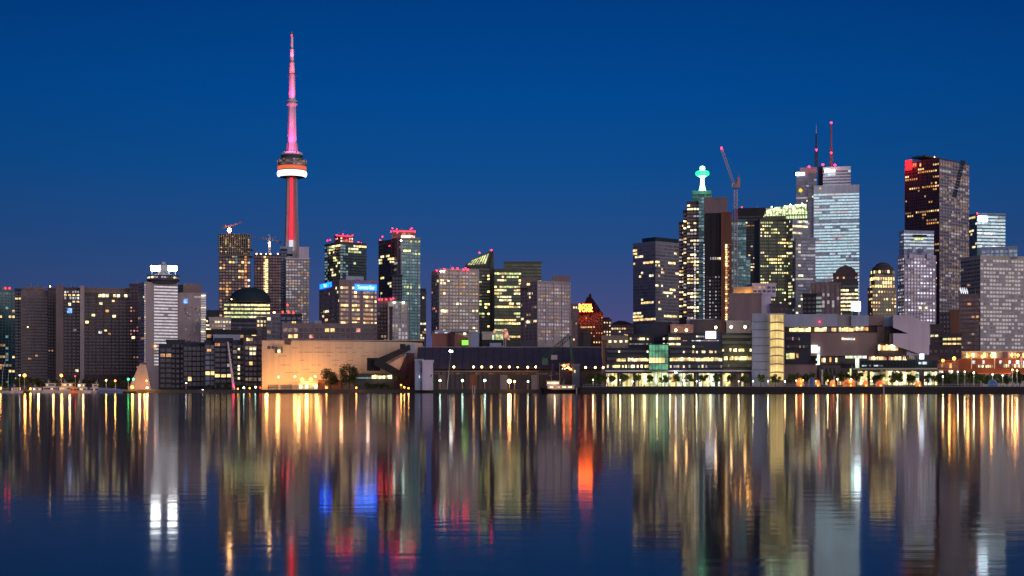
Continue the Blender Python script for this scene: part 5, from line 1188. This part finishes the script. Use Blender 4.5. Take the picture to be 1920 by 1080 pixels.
CRB = [crown_mesh("crown", 1.0, 1.0, 2200, .075, 40+i, 14) for i in range(3)]
TR = [trunk_mesh(1.0, .035, 70+i, .2) for i in range(4)]
def tree(px, ytop, D, g0, wpx, label, group, big=False, cf=.72, name="tree"):
    x = X(px, D); h = hz(ytop, D)-g0; w = wpx/F*D
    T_ = empty(name, (x, D, g0), label, "tree", group)
    t_ = bpy.data.objects.new("trunk", R.choice(TR)); COL.objects.link(t_); t_.parent = T_; t_.scale = (h, h, h*.95); t_.rotation_euler = (0, 0, R.uniform(0, 6))
    c_ = bpy.data.objects.new("crown", R.choice(CRB if big else CR)); COL.objects.link(c_); c_.parent = T_
    c_.location = (0, 0, h*(1-cf/2)); c_.scale = (w/2/.85, w/2/.85, h*cf/2/.95); c_.rotation_euler = (0, 0, R.uniform(0, 6))
# row on the promenade before the office
row1 = [1106, 1119, 1130, 1151, 1174, 1197, 1219, 1245, 1268, 1293, 1318, 1346, 1372, 1397, 1427, 1454]
for i, px in enumerate(row1):
    tree(px+R.uniform(-1, 1), R.uniform(698.5, 703), 668, QZ, R.uniform(15, 21), "small round promenade tree before the dark office, %s counting from the tugboat" % ordn(i), "promenade trees before the dark office")
row2 = [1484, 1497, 1516, 1546, 1557, 1578, 1588, 1606, 1640, 1651, 1674, 1685, 1702, 1712, 1740, 1752]
for i, px in enumerate(row2):
    tree(px+R.uniform(-1, 1), R.uniform(694, 702), 672, QZ, R.uniform(13, 22), "dark promenade tree before the campus building, %s counting from the stair tower" % ordn(i), "promenade trees before the campus building", cf=.8)
row3 = [1764, 1773, 1784, 1793, 1806, 1818, 1829, 1842, 1853, 1864, 1876, 1888, 1899, 1912, 1924]
for i, px in enumerate(row3):
    tree(px+R.uniform(-1, 1), R.uniform(694, 701), 674, QZ, R.uniform(13, 19), "bushy dark tree below the market hall, %s counting from the campus end" % ordn(i), "trees before the market hall", cf=.85)
tree(620, 690, 785, LAND, 32, "lower broad dark tree in front of the orange warehouse", "pair of big trees", True, .86)
tree(655, 681, 783, LAND, 34, "taller dark tree beside the lit canopy shed in front of the orange warehouse", "pair of big trees", True, .84)
for i, (px, y, w_) in enumerate(((690, 716, 16), (703, 719, 14), (716, 717, 16), (730, 720, 14))):
    tree(px, y, 780, LAND, w_, "low bush under the conveyor gallery, %s counting from the big trees" % ordn(i), "bushes under the conveyor", name="bush", cf=.95)
for i, (px, y, w_) in enumerate(((8, 712, 12), (34, 706, 18), (52, 703, 22), (66, 708, 20), (84, 712, 18), (100, 709, 20), (122, 711, 18), (140, 707, 20), (158, 709, 20), (176, 708, 22), (196, 711, 18), (212, 712, 16), (232, 713, 16))):
    tree(px, y, 800, LAND, w_, "dark tree behind the marina yachts, %s counting from the frame edge" % ordn(i), "trees behind the marina", cf=.85)
for i, px in enumerate((392, 408, 424, 447, 456, 468, 480)):
    tree(px, R.uniform(718, 722), 800, LAND, 11, "small dim tree at the foot of the dark condos, %s counting from the hotel side" % ordn(i), "trees below the dark condos", cf=.85)

# ================================================================== lamps
ML = [(46, 704, "h_orange", 1.0, "tall orange marina lamp nearest the frame edge"), (115, 704, "h_orange", .85, "tall orange marina lamp in front of the yachts")]
for x, y, m_, r_, l in ML: post_lamp(x, y, 775, m_, r_, l, "marina lamps", LAND); added_light(x+1, y+3, 771, 2500, (1, .42, .08), .5)
for i, x in enumerate((240.5, 250)): post_lamp(x, 711, 770, "h_green", .65, ["green signal lamp nearer the marina", "green signal lamp nearer the sloped annex"][i], "green signal lamps", LAND)
for i, (x, y, m_, r_, W) in enumerate(((37, 703.5, "h_white", .35, 0), (57, 729, "h_orange", .6, 1200), (66, 730, "h_orange", .6, 1200), (77, 730, "h_amber", .5, 900), (1, 728, "h_orange", .7, 900), (248, 726, "h_orange", .95, 2600), (275, 714, "h_orange", .6, 1500), (276, 727, "h_amber", .7, 1500), (141, 705, "h_pink", .35, 0), (199, 713, "h_yellow" if 0 else "h_amber", .5, 500), (216, 714, "h_orange", .55, 900), (349, 718, "h_white", .3, 0), (380, 730, "h_white", .35, 0), (437.8, 715, "h_pink", .01, 0))):
    if r_ < .02: continue
    post_lamp(x, y, 768, m_, r_, ["thin white lamp beside the tall orange lamp", "low orange dock lamp right of the tall marina lamp", "low orange dock lamp between two others at the marina", "low amber dock lamp beside the first yacht", "orange lamp at the very frame edge", "bright orange lamp at the marina's right end", "orange lamp halfway up the sloped annex", "amber lamp at the foot of the sloped annex", "tiny pink mast lamp above the yachts", "amber lamp above the covered blue boat", "orange lamp among trees over the covered blue boat", "tiny white lamp before the dark stepped condo", "tiny white lamp by the quay edge left of the leaning mast"][i], "small marina lamps", LAND)
    if W: added_light(x, y-1, 764, W, (1, .40, .08), .4)
for i, (x, y, m_) in enumerate(((457, 727, "h_mint"), (479, 726, "h_mint"), (488, 727, "h_red"), (468, 728, "h_orange"), (446, 729, "h_orange"))):
    post_lamp(x, y, 792, m_, .5, ["pale green lamp between the leaning mast and the warehouse", "pale green lamp nearest the orange warehouse", "red lamp at the corner of the orange warehouse", "orange lamp between the two pale green ones", "orange lamp beside the foot of the leaning mast"][i], "lamps below the dark condos")
for i, (x, y) in enumerate(((612, 727), (668, 727), (752, 722), (758, 726), (766, 728))):
    post_lamp(x, y, 776, "h_orange", .5, ["orange lamp under the left big tree", "orange lamp under the right big tree", "orange lamp under the conveyor gallery", "orange lamp between the conveyor and the silo", "orange lamp at the silo's foot"][i], "lamps along the warehouse quay")
    added_light(x, y-1, 772, 500, (1, .42, .1), .4)
# promenade lamps
for i, px in enumerate([1112, 1140, 1163, 1186, 1208, 1232, 1256, 1281, 1306, 1332, 1359, 1385, 1412, 1440]):
    y = R.uniform(712, 716)
    post_lamp(px, y, 662, R.choice(["h_amber", "h_mint"]), .26, "low promenade lamp before the dark office, %s counting from the tugboat" % ordn(i), "promenade lamps before the dark office", QZ); added_light(px, y, 661, 420, (1, .80, .35), .3)
for i, px in enumerate([1472, 1493, 1506, 1530, 1552, 1570, 1596, 1618, 1634, 1662, 1694, 1722]):
    y = R.uniform(711, 716)
    post_lamp(px, y, 662, R.choice(["h_orange", "h_amber", "h_mint", "h_orange"]), .3, "low promenade lamp before the campus building, %s counting from the stair tower" % ordn(i), "promenade lamps before the campus building", QZ); added_light(px, y, 661, 450, R.choice([(1, .45, .15), (1, .75, .35)]), .3)
for i, px in enumerate([1768, 1796, 1809, 1826, 1861, 1880, 1898, 1907]):
    y = [706, 697, 697, 699, 702, 704, 693.5, 695][i]
    post_lamp(px, y, 662, "h_amber" if i in (6, 7) else "h_mint", .42 if i in (3, 6, 7) else .3, "lamp among the trees below the market hall, %s counting from the campus end" % ordn(i), "lamps among the market hall trees", QZ); added_light(px, y, 661, 450, (.95, .85, .4), .3)
# orange dome tents & blue tent
def tent(px, wpx, ytop, D, m, label, group, lit=None):
    T_ = empty("dome_tent", (X(px, D), D, QZ), label, "tent", group); w_ = wpx/F*D/2; z1 = hz(ytop, D)
    b = MB(); b.lathe([(w_, QZ), (w_*.98, QZ+(z1-QZ)*.35), (w_*.8, QZ+(z1-QZ)*.68), (w_*.45, QZ+(z1-QZ)*.92), (w_*.05, z1)], (X(px, D), D), m, 10); b.build("canopy", T_)
    b = MB()
    for k in range(4):
        a = math.radians(45+90*k); b.tube((X(px, D)+math.cos(a)*w_*1.02, D+math.sin(a)*w_*1.02, QZ), (X(px, D), D, z1+.2), .05, .05, "steel", 4)
    b.build("poles", T_)
    if lit:
        b = MB(); b.ball((X(px, D), D-w_-.5, QZ+.5), .25, lit); b.build("lamp", T_)
        added_light(px, 727, D-w_-1.2, 220, (1, .4, .12), .2)
for i, (px, w_, y, m_) in enumerate(((1500, 15, 708, "orange_cloth"), (1532, 13, 711, "orange_cloth"), (1561, 12, 712, "orange_cloth"), (1592, 24, 708, "orange_cloth"), (1622, 12, 714, "orange_cloth"), (1649, 14, 712, "orange_cloth"), (1722, 12, 713, "orange_cloth"))):
    tent(px, w_, y, 664, m_, "orange dome tent on the promenade, %s counting from the stair tower" % ordn(i), "orange dome tents", "h_orange")
tent(1522, 13, 707, 659, "blue_cloth", "pointed dark blue tent between two orange tents", None); tent(1861, 20, 711, 660, "blue_cloth", "low blue dome tent below the market hall", None)
# beach parasols along the promenade
for i, px in enumerate([1145, 1168, 1192, 1214, 1238, 1262, 1287, 1312, 1338, 1364, 1390, 1608, 1632, 1664, 1690, 1705, 1736]):
    D_ = 658; c = (X(px, D_), D_)
    P = empty("parasol", (c[0], c[1], QZ), "open pale parasol on the promenade edge, %s counting from the tugboat" % ordn(i), "parasol", "promenade parasols")
    b = MB(); b.tube((c[0], c[1], QZ), (c[0], c[1], QZ+2.3), .04, .04, "steel", 5); b.build("pole", P)
    b = MB(); b.lathe([(1.25, QZ+1.95), (.7, QZ+2.25), (.08, QZ+2.5)], c, R.choice(["boat_white", "cream", "orange_cloth", "boat_white"]), 8); b.build("canopy", P)
# low wall / hedges along the quay edge
for i, (x0, x1) in enumerate(((1085, 1180), (1182, 1290), (1292, 1405), (1478, 1600), (1602, 1740), (1742, 1925))):
    Wl = empty("promenade_railing", (X(x0, 652), 652.5 if x0 > 1090 else 656, QZ), "low rail along the quay edge, %s stretch counting from the tugboat" % ordn(i), "railing", "quay railings")
    b = MB(); D_ = 656 if x0 < 1092 else 652.5
    if x0 < 1094: x0 = 1094
    z_ = QZ+1.0
    b.tube((X(x0, D_), D_, z_), (X(x1, D_), D_, z_), .05, .05, "steel", 5)
    n = int((x1-x0)/6)
    for k in range(n+1): xx = x0+(x1-x0)*k/n; b.tube((X(xx, D_), D_, QZ), (X(xx, D_), D_, z_), .05, .05, "steel", 5)
    b.build("rail", Wl)
# channel marker posts
for i, (px, D, y0) in enumerate(((886, 700, 722), (890, 702, 723), (1081, 648, 727), (1657, 640, 722))):
    P = empty("mooring_post", (X(px, D), D, -.5), ["pale mooring post pair member nearer the dazzling lamp's far side", "pale mooring post just right of its twin before the long shed", "pale mooring post at the promenade's left corner", "pale mooring post against the dark quay face"][i] if i else "pale mooring post just left of its twin before the long shed", "post", "mooring posts")
    b = MB(); b.tube((X(px, D), D, -.5), (X(px, D), D, hz(y0, D)), .28, .25, "cream", 8); b.build("pile", P)
    b = MB(); b.lathe([(.34, hz(y0, D)), (.3, hz(y0, D)+.2), (.05, hz(y0, D)+.35)], (X(px, D), D), "grey_dark", 8); b.build("cap", P)

# ================================================================== boats
def yacht(px, wpx, D, label, m="boat_white", decks=2, lit=("w_warm", "w_orange"), cover=False, group="yachts in the marina", flip=False, hull=None):
    L_ = wpx/F*D; x0 = X(px, D)-L_/2; s_ = -1 if flip else 1; cx = X(px, D); hm = hull or m
    Yt = empty("motor_yacht", (cx, D, 0), label, "boat", group)
    def q(t, y, z): return (cx+s_*(t-.5)*L_, D+y, z)
    bw = L_*.12; hb = L_*.085+.4
    b = MB(); st = [(0, .8, .85), (.15, 1, .9), (.5, 1.05, 1.0), (.75, .85, 1.12), (.92, .4, 1.28), (1.0, .03, 1.38)]
    vs = []
    for t_, wd, hh in st: vs += [q(t_*.97 if t_ < 1 else 1, -bw*wd, hb*hh), q(t_*.93, -bw*wd*.7, -.2), q(t_*.93, bw*wd*.7, -.2), q(t_*.97 if t_ < 1 else 1, bw*wd, hb*hh)]
    fs = []
    for k in range(len(st)-1):
        for j in range(4): a, c_ = k*4+j, k*4+(j+1) % 4; fs.append((a, c_, c_+4, a+4))
    fs += [(3, 2, 1, 0), tuple((len(st)-1)*4+j for j in range(4))]
    b.add(vs, fs, hm); b.build("hull", Yt)
    if cover:
        b = MB(); b.prism([q(.05, -bw, 0)[:2], q(.85, -bw*.9, 0)[:2], q(.85, bw*.9, 0)[:2], q(.05, bw, 0)[:2]], hb, hb+L_*.09, "boat_blue", [hb+L_*.10, hb+L_*.05, hb+L_*.05, hb+L_*.10]); b.build("canvas_cover", Yt)
        for k in range(5):
            w_ = bpy.data.objects.new("window", unit("w_blue" if 0 else "g_blue")); COL.objects.link(w_); w_.parent = Yt; p = q(.2+.13*k, -bw*.98, hb*.6); w_.location = (p[0]-cx, p[1]-D, p[2]); w_.scale = (L_*.07, .2, .4)
        return Yt
    z_ = hb*.95
    for dk in range(decks):
        t0, t1 = .08+.10*dk, .74-.13*dk; hh = 1.9 if dk == 0 else 1.7; ww = bw*(.82-.15*dk)
        b = MB(); b.prism([q(t0, -ww, 0)[:2], q(t1, -ww, 0)[:2], q(t1, ww, 0)[:2], q(t0, ww, 0)[:2]], z_, z_+hh, m, None); b.box((q((t0+t1)/2, 0, 0)[0], D, z_+hh+.08), (L_*(t1-t0+.10), ww*2.2, .16), m); cab = b.build("cabin" if dk == 0 else "flybridge", Yt)
        n = 6 if dk == 0 else 4
        for k in range(n):
            w_ = bpy.data.objects.new("window", unit(R.choice(list(lit)+["g_dark", "g_dark"]))); COL.objects.link(w_); w_.parent = cab
            p = q(t0+.03+(t1-t0-.06)*(k+.5)/n, -ww-.02, z_+hh*.55); w_.location = (p[0]-cx, p[1]-D, p[2]); w_.scale = (L_*(t1-t0)*.85/n, .14, .7)
        z_ += hh+.16
    b = MB(); p = q(.3, 0, z_); b.tube(p, (p[0]-s_*.4, p[1], p[2]+2.2), .14, .06, m, 6); b.box((p[0], p[1], p[2]+.9), (1.6, .4, .18), m); b.build("radar_mast", Yt)
    b = MB()
    for k in range(9): pp = q(.74+.028*k, -bw*(.86-.09*k), hb*1.12); b.tube(pp, (pp[0], pp[1], pp[2]+.8), .04, .04, "steel", 4)
    b.tube((q(.74, -bw*.86, hb*1.12+.8)), q(.965, -bw*.14, hb*1.12+.8), .04, .04, "steel", 4); b.build("bow_rail", Yt)
    return Yt
yacht(100, 42, 748, "white yacht with orange-lit side, leftmost of the big marina yachts")
yacht(131, 44, 744, "largest white double-deck yacht in the middle of the marina", decks=2, lit=("w_warm", "w_orange", "w_hot"))
yacht(156, 30, 740, "smaller white yacht right of the largest one", lit=("w_hot", "w_warm"))
yacht(176, 24, 746, "small pinkish-lit yacht beside the covered blue boat", flip=True, lit=("w_redwarm",))
yacht(208, 50, 746, "long boat wrapped in blue canvas near the green signal lamps", m="boat_blue", cover=True)
yacht(32, 24, 748, "small open boat with warm lamps near the frame edge", decks=1, lit=("w_orange",)); yacht(72, 30, 750, "low white boat glowing yellow under the tall lamp", decks=1, lit=("w_hot", "w_orange"))
yacht(140, 17, 736, "small dinghy-like boat with orange tarpaulin in front of the largest yacht", m="orange_cloth", decks=1, lit=("w_orange",))
for px, y, W in ((100, 716, 1100), (131, 713, 1500), (156, 716, 1000), (72, 722, 2600), (262, 715, 1800)): added_light(px, y, 725, W, (1, .44, .14), .5)
# sailing boat masts at frame edge
for i, (px, tp, lean) in enumerate(((3, 672, 8), (15, 700, 1))):
    S = empty("sailing_boat", (X(px, 744), 744, 0), ["sailing boat with long curved leaning mast at the frame edge", "smaller sailing boat with short upright mast near the frame edge"][i], "boat", "sailing boats")
    b = MB(); L_ = 6
    vs = [(X(px, 744)+a_, 744+c_, z_) for a_, c_, z_ in ((-L_/2, -1.1, 1.1), (L_*.2, -1.2, 1.1), (L_*.62, 0, 1.5), (L_*.2, 1.2, 1.1), (-L_/2, 1.1, 1.1), (-L_/2+.4, -.5, -.2), (L_*.2, -.6, -.2), (L_*.5, 0, -.1), (L_*.2, .6, -.2), (-L_/2+.4, .5, -.2))]
    b.add(vs, [(0, 5, 6, 1), (1, 6, 7, 2), (2, 7, 8, 3), (3, 8, 9, 4), (4, 9, 5, 0), (0, 1, 2, 3, 4)], "boat_white"); b.build("hull", S)
    b = MB(); p0 = Vector((X(px, 744), 744, 1)); p1 = at(px+lean*.3, (tp+720)/2, 744); p2 = at(px+lean, tp, 744); b.tube(p0, p1, .12, .1, "steel", 6); b.tube(p1, p2, .1, .06, "steel", 6); b.build("mast", S)
    b = MB(); b.tube((p0.x, p0.y, 2.4), (p0.x-3, p0.y, 2.5), .12, .12, "cream", 6); b.build("boom", S)
# tug
Tg = empty("tugboat", (X(1048, 690), 690, 0), "dark-hulled harbour tugboat with two decks of cabin lamps moored at the shed quay", "boat")
Lg = 70/F*690; x0 = X(1013, 690)
b = MB(); st = [(0, .1, 2.9), (.08, .6, 2.6), (.3, 1, 2.0), (.7, 1, 1.7), (.93, .8, 1.9), (1, .5, 2.1)]; vs = []
for t_, wd, hh in st: vs += [(x0+t_*Lg, 690-3*wd, hh), (x0+(.04+t_*.92)*Lg, 690-2.2*wd, -.3), (x0+(.04+t_*.92)*Lg, 690+2.2*wd, -.3), (x0+t_*Lg, 690+3*wd, hh)]
fs = []
for k in range(5):
    for j in range(4): a, c_ = k*4+j, k*4+(j+1) % 4; fs.append((a, c_, c_+4, a+4))
fs += [(0, 1, 2, 3), tuple(20+j for j in (3, 2, 1, 0))]
b.add(vs, fs, "hull_dark"); b.build("hull", Tg)
b = MB(); b.box((x0+Lg*.55, 690, 2.9), (Lg*.72, 4, 1.9), "cream"); b.box((x0+Lg*.55, 690, 3.95), (Lg*.8, 4.6, .18), "white"); b.build("lower_cabin", Tg)
b = MB(); b.box((x0+Lg*.34, 690, 4.9), (Lg*.34, 3.2, 1.8), "cream"); b.box((x0+Lg*.34, 690, 5.9), (Lg*.38, 3.6, .16), "white"); b.build("wheelhouse", Tg)
b = MB(); b.tube((x0+Lg*.62, 690, 4), (x0+Lg*.64, 690, 7), .7, .6, "hull_dark", 10); b.build("funnel", Tg)
b = MB(); b.tube((x0+Lg*.3, 690, 5.9), (x0+Lg*.28, 690, 10.5), .12, .06, "steel", 6); b.tube((x0+Lg*.22, 690, 8.6), (x0+Lg*.36, 690, 8.6), .05, .05, "steel", 5); b.build("mast", Tg)
for k in range(13):
    w_ = bpy.data.objects.new("cabin_lamp", unit("w_hot" if k % 3 else "w_redwarm")); COL.objects.link(w_); w_.parent = Tg; w_.location = (x0+Lg*(.22+.055*k)-X(1048, 690), -2.1, 3.0); w_.scale = (.6, .16, .5)
for k in range(6):
    w_ = bpy.data.objects.new("cabin_lamp", unit("w_hot")); COL.objects.link(w_); w_.parent = Tg; w_.location = (x0+Lg*(.21+.05*k)-X(1048, 690), -1.7, 5.0); w_.scale = (.7, .16, .6)
added_light(1040, 716, 684, 500, (1, .5, .3), .3)
